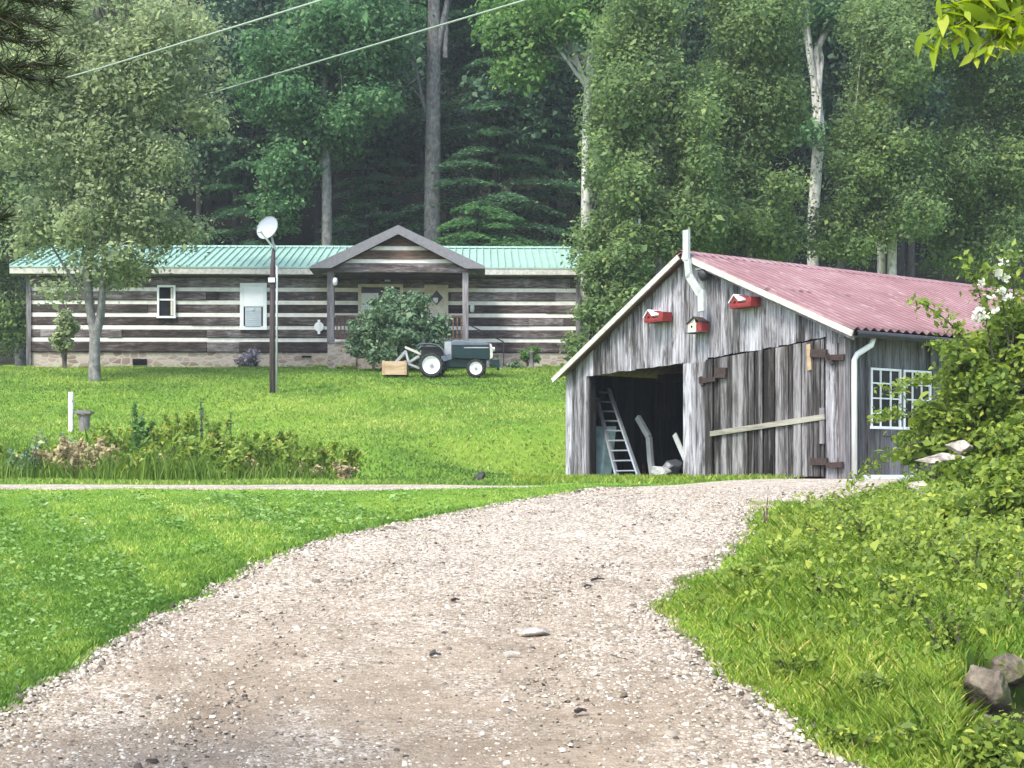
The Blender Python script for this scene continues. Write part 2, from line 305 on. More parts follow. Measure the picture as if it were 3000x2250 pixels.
def dY0(x): return 22.8+.16*np.sin(x*.9)+.10*np.sin(x*3.1)+1.4*sm((x+1.6)/2.2)
def dY1(x): return 26.2+.12*np.sin(x*.7+1)+.05*np.sin(x*2.7)-1.4*sm((x+1.6)/2.2)
def on_road(x,y,m=0.0):
    a=(x>xL(y)-m)&(x<xR(y)+m)&(y<30.8)
    b=(x<.5)&(y>dY0(x)-m)&(y<dY1(x)+m)
    return a|b
def nz(x,y): return .5*np.sin(x*1.3+y*.7)+.3*np.sin(x*2.9-y*2.3+1)+.2*np.sin(x*.6-y*1.7+2)
def hollow(x,y): return sm((x-.288*y-.05*np.sin(y*3.1))/.22)*sm((10.75+.12*np.sin(x*5)-y)/.38)*sm((y-3)/2)
def h(x,y):
    x=np.asarray(x,float); y=np.asarray(y,float)
    z=base(y)
    # flat pad under the barn
    s=(x-BL[0])*BU[0]+(y-BL[1])*BU[1]; d=(x-BL[0])*BV[0]+(y-BL[1])*BV[1]
    ds=np.maximum(np.maximum(-.3-s,s-9.2),0); dd=np.maximum(np.maximum(-1.0-d,d-13),0)
    w=1-sm(np.hypot(ds,dd)/3.2); z=z*(1-w)+w*np.where(z<-.03,np.maximum(z,-.03),-.03)
    # bank on the right of the drive
    b=sm((x-xR(y)-.1)/1.6)*(y<29); z=z+b*.28*sm((21.5-y)/6)*sm((y-2)/5)
    # soft lumps
    off=np.where(on_road(x,y,.3),0.15,1.0)
    z=z+nz(x,y)*.035*off*np.where((y>28)&(s>-1)&(s<10),.1,1)+nz(x*.31,y*.27)*.10*sm((y-31)/6)*sm((50-y)/4)
    z=z-1.0*hollow(x,y)+.38*np.exp(-((x-5.75)/.75)**2-((y-20.2)/.8)**2)
    z=z+nz(x*.2,y*.2)*1.5*sm((y-72)/20)
    return z
def hz(x,y): return float(h(np.array([x]),np.array([y]))[0])

def grid_mesh(name, xs, ys, mat, zoff=None):
    X,Y=np.meshgrid(xs,ys); Z=h(X.ravel(),Y.ravel()).reshape(X.shape)
    if zoff is not None: Z=Z+zoff(X,Y)
    V=np.stack([X,Y,Z],-1).reshape(-1,3); nx=len(xs); ny=len(ys)
    i=(np.arange(ny-1)[:,None]*nx+np.arange(nx-1)[None,:]).ravel()
    Fc=np.stack([i,i+1,i+nx+1,i+nx],1)
    return np_mesh(name,V,Fc,mat,None,None,True)
xs=np.concatenate([np.linspace(-90,-16,40)[:-1],np.linspace(-16,14,260)[:-1],np.linspace(14,90,40)])
ys=np.concatenate([np.linspace(-10,6,20)[:-1],np.linspace(6,32,230)[:-1],np.linspace(32,68,130)])
g=grid_mesh('lawn_ground',xs,ys,M['lawn'],lambda X,Y: np.where(on_road(X,Y,-.12),-.04,0.0)); tag(g,kind='structure')
_c=np.zeros(len(g.data.vertices)*3,dtype=np.float32); g.data.vertices.foreach_get('co',_c); _c=_c.reshape(-1,3); _at=g.data.attributes.new('soil','FLOAT','POINT'); _at.data.foreach_set('value',np.clip((hollow(_c[:,0],_c[:,1])-.12)*8,0,1).astype(np.float32))
g=grid_mesh('wooded_hillside',np.linspace(-150,150,120),np.linspace(67.9,190,90),M['hill']); tag(g,kind='structure')
# gravel drive: one sheet with the branch that runs off to the left
def ribbon():
    V=[];Fc=[]
    ys=np.concatenate([np.linspace(-6,6,25)[:-1],np.linspace(6,31,240)]); nt=70
    t=np.linspace(0,1,nt)
    for y in ys:
        a,b=xL(np.array([y]))[0],xR(np.array([y]))[0]; x=a+(b-a)*t; z=h(x,np.full(nt,y))+.022*sm(np.minimum(t,1-t)*14)-.012-.012*np.exp(-((np.abs(t-.5)-.215)/.05)**2)
        V.append(np.stack([x,np.full(nt,y),z],1))
    n=len(ys); i=(np.arange(n-1)[:,None]*nt+np.arange(nt-1)[None,:]).ravel(); F1=np.stack([i,i+1,i+nt+1,i+nt],1)
    xx=np.linspace(0,1,300); mt=16; tt=np.linspace(0,1,mt); o=n*nt
    for x in xx:
        xe=-60+60.5*x; yy=dY0(xe)+(dY1(xe)-dY0(xe))*tt; xq=np.full(mt,xe); z=h(xq,yy)+.02*sm(np.minimum(tt,1-tt)*6)-.012
        V.append(np.stack([xq,yy,z],1))
    i=o+(np.arange(len(xx)-1)[:,None]*mt+np.arange(mt-1)[None,:]).ravel(); F2=np.stack([i,i+mt,i+mt+1,i+1],1)
    return np.concatenate(V),np.concatenate([F1,F2])
V,Fc=ribbon(); o=tag(np_mesh('gravel_driveway',V,Fc,M['road'],None,None,True),kind='structure')
_a=np.full(len(V),1.0); _n=264*70; _a[:_n]=np.tile(np.linspace(0,1,70),264); _at=o.data.attributes.new('across','FLOAT','POINT'); _at.data.foreach_set('value',_a.astype(np.float32))

# ------------------------------------------------------------------ small scattered stuff
def blades(name, x,y, hgt, wid, lean, mat, rng, tint, kind='stuff', zadd=0):
    n=len(x); z=h(x,y)+zadd-.01; P=np.stack([x,y,z],1); a=rng.uniform(0,2*np.pi,n); side=np.stack([np.cos(a),np.sin(a),np.zeros(n)],1)
    la=rng.uniform(0,2*np.pi,n); L=np.stack([np.cos(la)*lean*hgt,np.sin(la)*lean*hgt,hgt],1)
    w=(side*wid[:,None]/2)
    m=P+L*.55*np.array([.6,.6,1.0])
    V=np.stack([P-w,P+w,m+w*.75,P+L,m-w*.75],1).reshape(-1,3)
    b=np.arange(n)*5; Fc=np.stack([b,b+1,b+2,b+3,b+4],1)
    return tag(np_mesh(name,V,Fc,mat,None,tint),kind=kind)
def scatter(n,x0,x1,y0,y1,rng): return rng.uniform(x0,x1,n),rng.uniform(y0,y1,n)
def patch(x,y): return np.clip(.5+.45*nz(x*.8,y*.9)+.35*nz(x*3.1,y*2.7)+.3*nz(x*7.3+2,y*6.1),0,1)
def left_lawn():
    rg=R(11); X=[];Y=[]
    for y0,y1,den in ((6.5,11,2600),(11,16,1700),(16,27.5,900)):
        n=int(den*(y1-y0)*9); y=rg.uniform(y0,y1,n); lo=-y/3-1.6; x=lo+(xL(y)+.1-lo)*rg.uniform(0,1,n)
        k=(x<xL(y)+rg.normal(0,.05,n)-.01)&(y<np.where(x<.5,dY0(x),30)+rg.normal(0,.22,n)); X.append(x[k]);Y.append(y[k])
    x=np.concatenate(X);y=np.concatenate(Y); n=len(x)
    edge=np.exp(-np.abs(x-xL(y))/.18)
    hg=rg.uniform(.025,.058,n)*(1+.6*edge)*np.where(y>20,.6,1)*(.75+.5*patch(x,y)); t=np.clip(rg.normal(.42,.2,n)+(patch(x,y)-.5)*.55-.25*edge,0,1)
    blades('mown_grass',x,y,hg,rg.uniform(.006,.013,n)*(1+(y-7)/16),rg.uniform(.2,1.0,n),G['grass'],rg,t)
left_lawn()
def far_lawn():
    rg=R(12); n=150000; y=rg.uniform(25.8,54.5,n); x=rg.uniform(-21,5,n)
    k=(~on_road(x,y,.0))&(x>-y/3-2)&(y>dY1(x)-.1); s=(x-BL[0])*BU[0]+(y-BL[1])*BU[1]; d=(x-BL[0])*BV[0]+(y-BL[1])*BV[1]
    k&=~((s>-.1)&(d>-.1)); x=x[k];y=y[k];n=len(x)
    p=patch(x*.35,y*.6); hg=rg.uniform(.03,.09,n)*(.8+.4*p); band=np.exp(-((y-38.5)/3.0)**2)*.22-np.exp(-((y-45)/2.2)**2)*.12-.30*np.exp(-((y-32.3)/1.6)**2); t=np.clip(rg.normal(.42,.2,n)+(p-.5)*.6+band,0,1)  # tint paints the sunlit strip and tree shade into the grass; bank blades darker
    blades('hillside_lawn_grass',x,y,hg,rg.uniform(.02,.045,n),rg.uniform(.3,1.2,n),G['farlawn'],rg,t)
far_lawn()
def bank_grass():
    rg=R(13); X=[];Y=[]
    for y0,y1,den in ((6.5,10,2400),(10,15,1500),(15,24,700)):
        n=int(den*(y1-y0)*7); y=rg.uniform(y0,y1,n); x=xR(y)-.08+rg.uniform(0,1,n)**1.15*7
        k=(x<y/3+1.8)&(hollow(x,y)<rg.uniform(.1,.6,n)); X.append(x[k]);Y.append(y[k])
    x=np.concatenate(X);y=np.concatenate(Y);n=len(x); e=np.clip((x-xR(y))/.35,0.5,1)
    hg=rg.uniform(.05,.15,n)*e*(.6+.8*patch(x,y)); t=np.clip(rg.normal(.45,.22,n)+(patch(x*.7,y)-.5)*.4,0,1)
    blades('bank_grass',x,y,hg,rg.uniform(.008,.018,n),rg.uniform(.3,1.1,n),G['bank'],rg,t)
    # a strip in front of the barn
    n=9000; y=rg.uniform(26,34,n); x=rg.uniform(0,8,n); s=(x-BL[0])*BU[0]+(y-BL[1])*BU[1]; d=(x-BL[0])*BV[0]+(y-BL[1])*BV[1]
    k=(d<-.05)&(~on_road(x,y,-.05))&(x>xL(y)-9); x=x[k];y=y[k];n=len(x)
    blades('barn_front_grass',x,y,rg.uniform(.05,.14,n),rg.uniform(.02,.035,n),rg.uniform(.3,1,n),G['bank'],rg,np.clip(rg.normal(.55,.2,n),0,1))
bank_grass()
def leaves(P, size, rng, nrm=None, k=1.0, aspect=.55, fold=.15, svar=.35, axis=None, axk=0.0, six=False):
    n=len(P); nn=rng.normal(size=(n,3))
    if nrm is not None: nn=nn/np.linalg.norm(nn,axis=1)[:,None]+k*nrm
    nn/=np.linalg.norm(nn,axis=1)[:,None]+1e-9
    a=rng.normal(size=(n,3))
    if axis is not None: a=a/np.linalg.norm(a,axis=1)[:,None]+axk*axis
    a-=nn*(a*nn).sum(1)[:,None]; a/=np.linalg.norm(a,axis=1)[:,None]+1e-9
    b=np.cross(nn,a); L=(size*np.exp(rng.normal(0,svar,n)))[:,None]; W=L*aspect
    if six:
        V=np.stack([P-a*L*.5,P+b*W*.36+nn*L*fold*.7-a*L*.24,P+b*W*.46+nn*L*fold+a*L*.06,P+a*L*.5-nn*L*.08,P-b*W*.46+nn*L*fold+a*L*.06,P-b*W*.36+nn*L*fold*.7-a*L*.24],1).reshape(-1,3)
        q=np.arange(n)*6; return V,np.stack([q+i for i in range(6)],1)
    V=np.stack([P-a*L*.5,P+b*W*.5+nn*L*fold-a*L*.05,P+a*L*.5,P-b*W*.5+nn*L*fold-a*L*.05],1).reshape(-1,3)
    q=np.arange(n)*4; return V,np.stack([q,q+1,q+2,q+3],1)
def clover():
    rg=R(14); n=60000; y=rg.uniform(7,21.6,n); x=rg.uniform(-12,4,n); k=(x<xL(y)-.05)&(x>-y/3-1.5)&(y<dY1(x))&(patch(x*1.3+4,y*1.1)>.52); x=x[k];y=y[k]
    z=h(x,y)+rg.uniform(.03,.075,len(x)); P=np.stack([x,y,z],1); V,Fc=leaves(P,.028*(1+(y-8)/22),rg,np.array([[0,0,1.]]),1.6,.9,.1)
    tag(np_mesh('clover_cover',V,Fc,G['clover'],None,np.clip(rg.beta(2,2.3,len(x)),0,1)),kind='stuff')
clover()
def strip_grass():
    rg=R(16); n=9000; y=rg.uniform(28.6,33.5,n); px=rg.uniform(-60,1040,n); x=(px-CX)*y/F; e=np.clip((1060-px)/200,.2,1)
    blades('rough_strip_grass',x,y,rg.uniform(.2,.7,n)*e*(.5+.7*patch(x*1.5,y)),rg.uniform(.015,.03,n),rg.uniform(.1,.7,n),G['weed'],rg,np.clip(rg.normal(.22,.22,n),0,1))
strip_grass()
def bank_cover():
    rg=R(17); n=70000; y=rg.uniform(7,23,n); x=xR(y)+.15+rg.uniform(0,1,n)**.8*5.5; pt=patch(x*.9+3,y*.8); k=(x<y/3+1.5)&(hollow(x,y)<rg.uniform(.05,.45,n))&(rg.uniform(0,1,n)<np.clip(pt*1.1+.25*(x-xR(y)-1.5),.08,1)); x=x[k]; y=y[k]; pt=pt[k]
    hh=.05+rg.uniform(0,1,len(x))*(.06+.16*pt)*np.clip((x-xR(y))/1.2,.35,1.7); P=np.stack([x,y,h(x,y)+hh],1); V,Fc=leaves(P,.040*(1+(y-8)/30),rg,np.array([[-.15,-.4,.8]]),1.1,.6,.12,six=True)
    tag(np_mesh('bank_ground_cover',V,Fc,G['bush'],None,np.clip(rg.normal(.5,.22,len(x))+(pt-.5)*.25,0,1)),kind='stuff')
bank_cover()
def stones(name,x,y,size,rg,mat,flat=.55):
    n=len(x); z=h(x,y)+.006; u=np.array([(-1,-1,-1),(1,-1,-1),(1,1,-1),(-1,1,-1),(-.7,-.7,1),(.7,-.7,1),(.7,.7,1),(-.7,.7,1)],float)*.5
    V=u[None]*(1+rg.normal(0,.22,(n,8,3))); a=rg.uniform(0,6.28,n); c,s=np.cos(a),np.sin(a)
    V[:,:,2]*=flat; V=V*(size[:,None,None]); V[:,:,0]*=rg.uniform(.8,1.5,n)[:,None]
    tx=rg.normal(0,.3,n)[:,None]; V[:,:,2]+=V[:,:,0]*tx
    Vx=V[:,:,0]*c[:,None]-V[:,:,1]*s[:,None]; Vy=V[:,:,0]*s[:,None]+V[:,:,1]*c[:,None]
    V=np.stack([Vx+x[:,None],Vy+y[:,None],V[:,:,2]+z[:,None]+size[:,None]*.12],-1).reshape(-1,3)
    f=np.array([[4,5,6,7],[0,1,5,4],[1,2,6,5],[2,3,7,6],[3,0,4,7]]); Fc=(f[None]+(np.arange(n)*8)[:,None,None]).reshape(-1,4)
    t=np.repeat(np.clip(rg.normal(.5,.24,n),0,1),5)
    return tag(np_mesh(name,V,Fc,mat,None,t),kind='stuff')
def gravel():
    rg=R(15); n=125000; y=6.5+rg.uniform(0,1,n)**1.3*17; u=rg.uniform(0,1,n); x=xL(y)+(xR(y)-xL(y))*u
    e=np.minimum(x-xL(y),xR(y)-x); tk=np.abs(np.abs(u-.5)-.215)<.055; k=rg.uniform(0,1,n)<np.where(tk,.3,1)*np.clip(.36+.75*np.exp(-e/.35)*np.where((x-xL(y)<xR(y)-x)&(y>12.5),.1,1)+.5*(nz(x*1.1,y*.8)>.1),0,1); x=x[k];y=y[k]
    sz=np.exp(rg.normal(-4.42,.42,len(x)))*(1+.45*np.exp(-np.minimum(x-xL(y),xR(y)-x)[:]/.4))
    stones('loose_gravel',x,y,sz,rg,M['stone'])
gravel()

# ------------------------------------------------------------------ trees
def sub_blobs(bl,n,sc,rng,zlo=-.75):
    out=[]
    for (cx,cy,cz,rx,ry,rz) in bl:
        out.append((cx,cy,cz,rx*.6,ry*.6,rz*.6))
        for i in range(n):
            d=rng.normal(size=3); d/=np.linalg.norm(d); d[2]=max(d[2],zlo); r=rng.uniform(.55,.95)
            k=sc*rng.uniform(.65,1.35); out.append((cx+d[0]*rx*r,cy+d[1]*ry*r,cz+d[2]*rz*r,rx*k,ry*k,rz*k*.8))
    return out
def crown(name,bl,ncl,per,sig,size,mat,parent,seed,shell=(.55,1.02),up=.5,flat=1.0,aspect=.6,tj=.16):
    rg=R(seed); bl=np.array(bl); w=(bl[:,3]*bl[:,5]); w=w/w.sum()
    i=rg.choice(len(bl),ncl,p=w); d=rg.normal(size=(ncl,3)); d/=np.linalg.norm(d,axis=1)[:,None]
    r=rg.uniform(shell[0],shell[1],ncl); C=bl[i,:3]+d*bl[i,3:6]*r[:,None]
    ct=rg.normal(0,tj,ncl)+.10*d[:,2]*0
    P=np.repeat(C,per,0)+rg.normal(0,1,(ncl*per,3))*sig*np.array([1,1,.75*flat]); nd=np.repeat(d,per,0)*.7+np.array([0,0,up])
    V,Fc=leaves(P,size,rg,nd,1.4,aspect,.12,six=mat in (G['bush'],G['yellow']))
    t=np.clip(rg.normal(.45,.2,len(P))+np.repeat(ct,per),0,1)
    return np_mesh(name,V,Fc,mat,parent,t)
def limbs(mb,start,tgts,r0,rng,sag=.0):
    for T in tgts:
        a=Vector(start); b=Vector(T); m=(a+b)/2+Vector((rng.uniform(-.3,.3),rng.uniform(-.3,.3),rng.uniform(.1,.5)))
        mb.tube([a,m,b],[r0,r0*.65,r0*.2],6,cap=False)
def tree(name,label,px,Y,blobs,leaf,bark,trunk,seed,ncl=1500,per=10,sig=.28,size=.2,group=None,nsub=9,ssc=.36,nl=8,cat='tree',up=.5,extra=None,zlo=-.75,tj=.16,shell=(.68,1.04)):
    """blobs given as (px,py,half width px,half height px,depth offset m,depth radius m); trunk as list of (px,py,r)"""
    b=at(px,1400,Y); x0=b.x; z0=hz(x0,Y); root=empty(name,(x0,Y,z0),0,label,cat,group); k=Y/F; rg=R(seed)
    def loc(p): return ((p[0]-CX)*k-x0, 0, (HY-p[1])*k-z0)
    bl=[]
    for (bx,by,hw,hh,dy,ry) in blobs:
        q=loc((bx,by)); bl.append((q[0],dy,q[2],hw*k,ry,hh*k))
    sb=sub_blobs(bl,nsub,ssc,rg,zlo)
    tb=MB()
    pts=[loc(p) for p in trunk]; pts[0]=(pts[0][0],0,-.25)
    tb.tube(pts,[p[2] for p in trunk],10,cap=False,wob=.06)
    for i in range(nl):
        q=sb[int(rg.integers(len(sb)))]; j=int(rg.integers(max(1,len(pts)//2),len(pts)))
        limbs(tb,pts[j],[q[:3]],trunk[j][2]*.55,rg)
    if extra:
        for e in extra: tb.tube([loc(p) for p in e],[p[2] for p in e],7,cap=False,wob=.06)
    tb.build('trunk',bark,root,True)
    crown('crown',sb,ncl,per,sig,size,leaf,root,seed+1,shell=shell,up=up,tj=tj)
    return root
# tree on the lawn in front of the house
tree('yard_tree','big pale olive tree with a forked grey trunk on the lawn before the log house',275,47,
     [(320,60,250,250,0,2.8),(470,220,180,190,-.3,2.2),(605,335,85,75,-.3,1),(430,460,165,120,0,2),(240,400,250,250,0,2.8),(90,230,180,250,.3,2.4),(240,650,220,105,.2,2.2),(440,660,150,75,-.3,1.5),(545,680,68,45,0,.8),(310,780,150,70,0,1.6),(90,690,80,70,0,1.2),(300,-230,200,120,2.2,2.0),(560,100,80,110,0,1.4),(190,850,60,30,0,.7)],
     G['olive'],B['grey'],[(277,1110,.21),(277,1060,.17),(278,980,.16),(262,900,.13),(255,800,.14),(280,600,.12),(288,430,.11),(290,200,.09),(285,0,.07),(300,-250,.03)],21,7000,11,.27,.125,
     extra=[[(280,985,.16),(296,920,.13),(300,860,.11),(310,700,.09),(330,560,.07),(400,400,.04)],[(262,880,.07),(200,800,.045),(140,700,.03),(90,560,.02)],[(300,860,.06),(380,800,.04),(450,770,.02)],[(288,430,.07),(302,230,.06),(312,60,.05),(316,-120,.04)],[(292,330,.06),(345,120,.045),(380,-20,.04)],[(284,560,.05),(360,300,.04),(450,230,.03)]],nsub=13,ssc=.25,nl=18,tj=.14)
tree('left_wood_tree','shaded olive tree behind the left end of the house roof',60,66,
     [(60,200,220,300,0,3.5),(120,560,200,150,0,3),(300,300,200,300,0,3)],G['mass'],B['grey'],[(60,1060,.25),(60,700,.2),(62,400,.15),(60,0,.08)],22,3000,10,.3,.2)
tree('left_edge_tree','broad olive green tree filling the left edge beyond the house gable',-30,62,
     [(-40,620,170,240,0,3),(40,880,130,120,-.6,2),(-60,300,180,260,0,3),(20,980,110,90,-1,1.6)],
     G['mass'],B['brown'],[(-30,1060,.25),(-32,800,.2),(-30,500,.12),(-30,200,.06)],23,4000,10,.28,.14)
tree('maple_tree','deep blue green maple whose dense crown hangs over the middle of the green roof',950,68,
     [(960,90,240,170,0,3.5),(850,250,150,150,-.5,2.5),(1080,310,130,100,-.6,2),(870,470,120,130,0,2),(990,370,110,90,0,2),(820,610,80,80,.2,1.4),(1150,80,80,130,0,2),(930,-180,280,170,0,4)],
     G['maple'],B['grey'],[(958,730,.26),(958,560,.22),(952,400,.18),(950,200,.13),(950,-50,.06)],24,4600,11,.30,.19,nsub=9,ssc=.32,tj=.16)
tree('tulip_tree','tall straight grey trunk standing bare above the porch gable',1268,70,
     [(1240,-330,260,160,0,4),(1330,-200,200,100,0,3)],G['maple'],B['grey'],[(1266,760,.42),(1266,600,.39),(1268,400,.36),(1270,200,.32),(1272,0,.28),(1274,-250,.15)],25,900,11,.33,.27,
     extra=[[(1250,340,.09),(1222,220,.07),(1200,80,.06),(1192,-60,.05)],[(1262,330,.06),(1220,270,.035),(1205,255,.02)],[(1305,170,.12),(1308,20,.1),(1310,-150,.06)]])
tree('white_sycamore','slim white barked sycamore with a broken fork at the right end of the green roof',1722,62,
     [(1650,60,150,90,-.5,2),(1520,170,110,110,-.3,1.8),(1700,-60,150,120,0,2.5),(1500,60,90,80,0,1.6)],G['bright'],B['pale'],[(1712,760,.19),(1716,600,.19),(1718,400,.175),(1722,260,.16),(1730,190,.13),(1738,140,.09)],26,1700,11,.28,.19,
     extra=[[(1718,240,.10),(1690,190,.075),(1664,165,.05)],[(1730,190,.08),(1700,140,.06),(1690,60,.04)]],tj=.2)
for i,(nm,lb,px,Y,bl) in enumerate([
  ('curtain_tree','leafy mid green tree whose foliage curtain touches the right end of the log house',1930,52,[(1900,250,150,260,0,2.4),(1830,560,110,200,-.4,1.6),(1960,650,170,170,0,2),(1850,60,120,200,0,2),(1730,740,60,70,-.3,.7),(2010,400,120,200,.3,2),(1770,430,50,150,0,1),(1900,-230,150,140,1.8,1.8)]),
  ('barn_ridge_tree','dense tall green tree rising straight above the barn gable peak',2190,55,[(2190,120,190,260,0,2.6),(2150,420,170,200,-.3,2.2),(2280,330,90,160,0,1.6),(2230,640,160,130,0,2.2),(2080,650,130,170,0,1.8),(2190,-250,160,150,1.8,1.8)]),
  ('roof_side_tree','tall leafy green tree above the middle of the red barn roof',2610,56,[(2600,200,140,280,0,2.6),(2520,480,100,180,0,1.8),(2640,560,170,160,-.4,2.4),(2480,670,110,120,0,1.6),(2700,80,130,220,0,2.4),(2600,-250,150,150,1.8,1.8)]),
  ('right_edge_tree','tall leafy green tree at the right edge above the far end of the red roof',2900,58,[(2880,200,150,270,0,2.6),(2800,500,140,200,0,2.2),(2980,520,140,200,-.4,2.2),(2890,700,170,120,0,2.4),(3060,250,140,300,0,2.5),(2900,-250,150,150,1.8,1.8)])]):
    tree(nm,lb,px,Y,bl,G['mass'],B['grey'] if i!=2 else B['pale'],[(px,1100,.2),(px+4,700,.17),(px-6,400,.13),(px,100,.09),(px,-200,.05)],31+2*i,6800,11,.28,.13,group='leafy trees behind the barn',nsub=10,ssc=.33,
      extra=[[(px+30,700,.06),(px+20,400,.05),(px+35,60,.03)],[(px-60,600,.05),(px-40,350,.04),(px-50,100,.03)]])
tree('forked_sycamore','twin stemmed white sycamore standing in the dark gap above the red barn roof',2385,66,
     [(2385,40,110,70,-.3,1.4),(2380,-150,200,130,0,3),(2370,395,60,30,-.6,.7)],G['maple'],B['pale'],[(2375,800,.23),(2383,620,.25),(2392,480,.25),(2402,390,.25),(2395,320,.22),(2385,230,.17),(2365,120,.13),(2362,0,.09)],41,600,10,.25,.22,
     extra=[[(2398,380,.17),(2396,250,.16),(2392,150,.15),(2415,100,.13),(2438,40,.11),(2450,-60,.07)]])
tree('slender_white_tree','slender pale trunk half hidden in leaves above the red barn roof',2590,60.5,
     [(2590,-200,150,100,0,2)],G['mass'],B['pale'],[(2585,900,.16),(2580,600,.15),(2592,300,.14),(2588,150,.14),(2584,0,.12),(2580,-180,.06)],43,500,10,.25,.2)
# hemlocks
def hemlock(name,label,px,Y,top,bot,hw,seed,leaf,n=34,size=.17,group=None):
    b=at(px,1400,Y); x0=b.x; z0=hz(x0,Y); root=empty(name,(x0,Y,z0),0,label,'tree',group); k=Y/F; rg=R(seed)
    zt=(HY-top)*k-z0; zb=(HY-bot)*k-z0; tb=MB(); tb.tube([(0,0,-.3),(0,0,zt*.5),(0,0,zt)],[.26,.17,.03],8,cap=False)
    P=[];NN=[]
    for i in range(n):
        f=i/(n-1)*.97+rg.uniform(0,.03); z=zb+(zt-zb)*f; L=hw*k*(1-f*.72)*rg.uniform(.6,1.1); az=i*2.4+rg.uniform(-.5,.5)
        dx,dy=math.cos(az),math.sin(az); dr=rg.uniform(.05,.22)
        tb.tube([(0,0,z),(dx*L*.5,dy*L*.5,z+.05*L),(dx*L,dy*L,z-dr*L)],[.045,.03,.008],5,cap=False)
        m=int(170+L*260); t=rg.uniform(.12,1.05,m); s=rg.normal(0,1,m)*(.10+.30*np.sin(np.pi*np.clip(t,0,1)))*L*.45
        p=np.stack([dx*L*t-dy*s,dy*L*t+dx*s,z+.05*L*np.sin(np.pi*t)-dr*L*t**2-np.abs(s)*.28+rg.normal(0,.05,m)],1); P.append(p)
    tb.build('trunk',B['dark'],root,True)
    P=np.concatenate(P); V,Fc=leaves(P,size,rg,np.array([[0,0,1.]]),1.7,.5,.02)
    np_mesh('foliage',V,Fc,leaf,root,np.clip(rg.normal(.5,.22,len(P)),0,1)); return root
hemlock('hemlock_tree','blue green hemlock with drooping flat sprays between the tall grey trunk and the white sycamore',1450,71.5,-150,740,350,51,G['hemlock'],60,.15)
hemlock('hemlock_tree','low bright hemlock boughs just above the green roof right of the porch gable',1400,67,600,770,300,52,G['maple'],18,.16)
hemlock('hemlock_tree','shaded hemlock in the gap between the pale yard tree and the maple trunk',740,74,150,760,230,55,G['hemlock'],36,.15)
hemlock('hemlock_tree','slim hemlock with mid green boughs just right of the maple trunk',1075,72,420,770,190,56,G['hemlock'],26,.15)
hemlock('hemlock_tree','dark hemlock in the shade directly behind the white sycamore',1620,76,-50,720,280,53,G['hemlock'],48,.15)
hemlock('hemlock_tree','dark hemlock behind the porch gable left of the tall grey trunk',1120,74,300,760,280,54,G['hemlock'],30,.15)

# the wood on the slope: three kinds, copied
def wood_proto(kind,seed):
    rg=R(seed); root=empty('forest_tree',(0,0,0)); tb=MB(); H=rg.uniform(17,22)
    tb.tube([(0,0,-.4),(rg.uniform(-.2,.2),0,H*.4),(rg.uniform(-.4,.4),0,H*.75),(rg.uniform(-.5,.5),0,H)],[.2,.15,.10,.03],8,cap=False,wob=.05)
    bl=[(rg.normal(0,1.3),rg.normal(0,1.3),H*(.55+.45*u),1.9*(1.15-u*.5),1.9*(1.15-u*.5),1.5) for u in np.linspace(0,1,7)]
    for q in bl: limbs(tb,(0,0,max(3,q[2]-2.2)),[q[:3]],.06,rg)
    tb.build('trunk',B['dark'] if kind!=1 else B['brown'],root,True)
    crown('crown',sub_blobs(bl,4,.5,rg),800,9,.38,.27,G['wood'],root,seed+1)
    return root
protos=[wood_proto(0,61),wood_proto(1,63),wood_proto(2,65)]
WL='slender shaded forest tree on the dark wooded slope behind the house'
rg=R(66); spots=[]
for i in range(4000):
    Y=rg.uniform(72,124); X=rg.uniform(-Y/3-3,Y/3+4)
    if all((X-a)**2+(Y-b)**2>3.2**2 for a,b in spots): spots.append((X,Y))
    if len(spots)>=120: break
for i,(X,Y) in enumerate(spots):
    p=protos[i%3]; o=p if i<3 else p.copy()
    if i>=3:
        COL.objects.link(o)
        for ch in p.children:
            c=ch.copy(); COL.objects.link(c); c.parent=o
    o.location=(X,Y,hz(X,Y)-.1); o.rotation_euler=(0,0,rg.uniform(0,6.28)); s=rg.uniform(.8,1.25); o.scale=(s,s,s*rg.uniform(.9,1.15)); tag(o,WL,'tree','trees of the dark wood on the slope')

# ------------------------------------------------------------------ log house
HX0=(891.5-CX)*54.75/F; HZ0=3.93
house=empty('log_house',(HX0,54.75,HZ0),.022,'long low log house with white chinking and a mint green metal roof','house')
def hx(px,d=0): return (px-CX)*(54.75+d)/F-HX0
def hy(py,d=0): return (HY-py)*(54.75+d)/F-HZ0
def log_row(mb,x0,x1,z0,z1,y0,y1,rg,n):
    cuts=[x0]+sorted(rg.uniform(x0,x1,n))+[x1]
    for a,b in zip(cuts[:-1],cuts[1:]):
        j=rg.normal(0,.012); c=.035
        mb.add([(a+.004,y1,z0),(a+.004,y0+j+c,z0),(a+.004,y0+j,z0+c),(a+.004,y0+j,z1-c),(a+.004,y0+j+c,z1),(a+.004,y1,z1),
                (b-.004,y1,z0),(b-.004,y0+j+c,z0),(b-.004,y0+j,z0+c),(b-.004,y0+j,z1-c),(b-.004,y0+j+c,z1),(b-.004,y1,z1)],
               [[0,1,2,3,4,5],[11,10,9,8,7,6]]+[[i,i+6,i+7,i+1] for i in range(5)],float(rg.uniform()))
rg=R(70)
rows=[(1033,1001.5),(990.5,965.5),(954.5,928.5),(917.5,892),(881,854),(843,812)]
XL_,XR_=hx(88),hx(1696); HD=8.2
lm=MB(); cm=MB()
for i,(a,b) in enumerate(rows): log_row(lm,XL_+.02,XR_-.02,hy(a),hy(b),0,.2,rg,5)
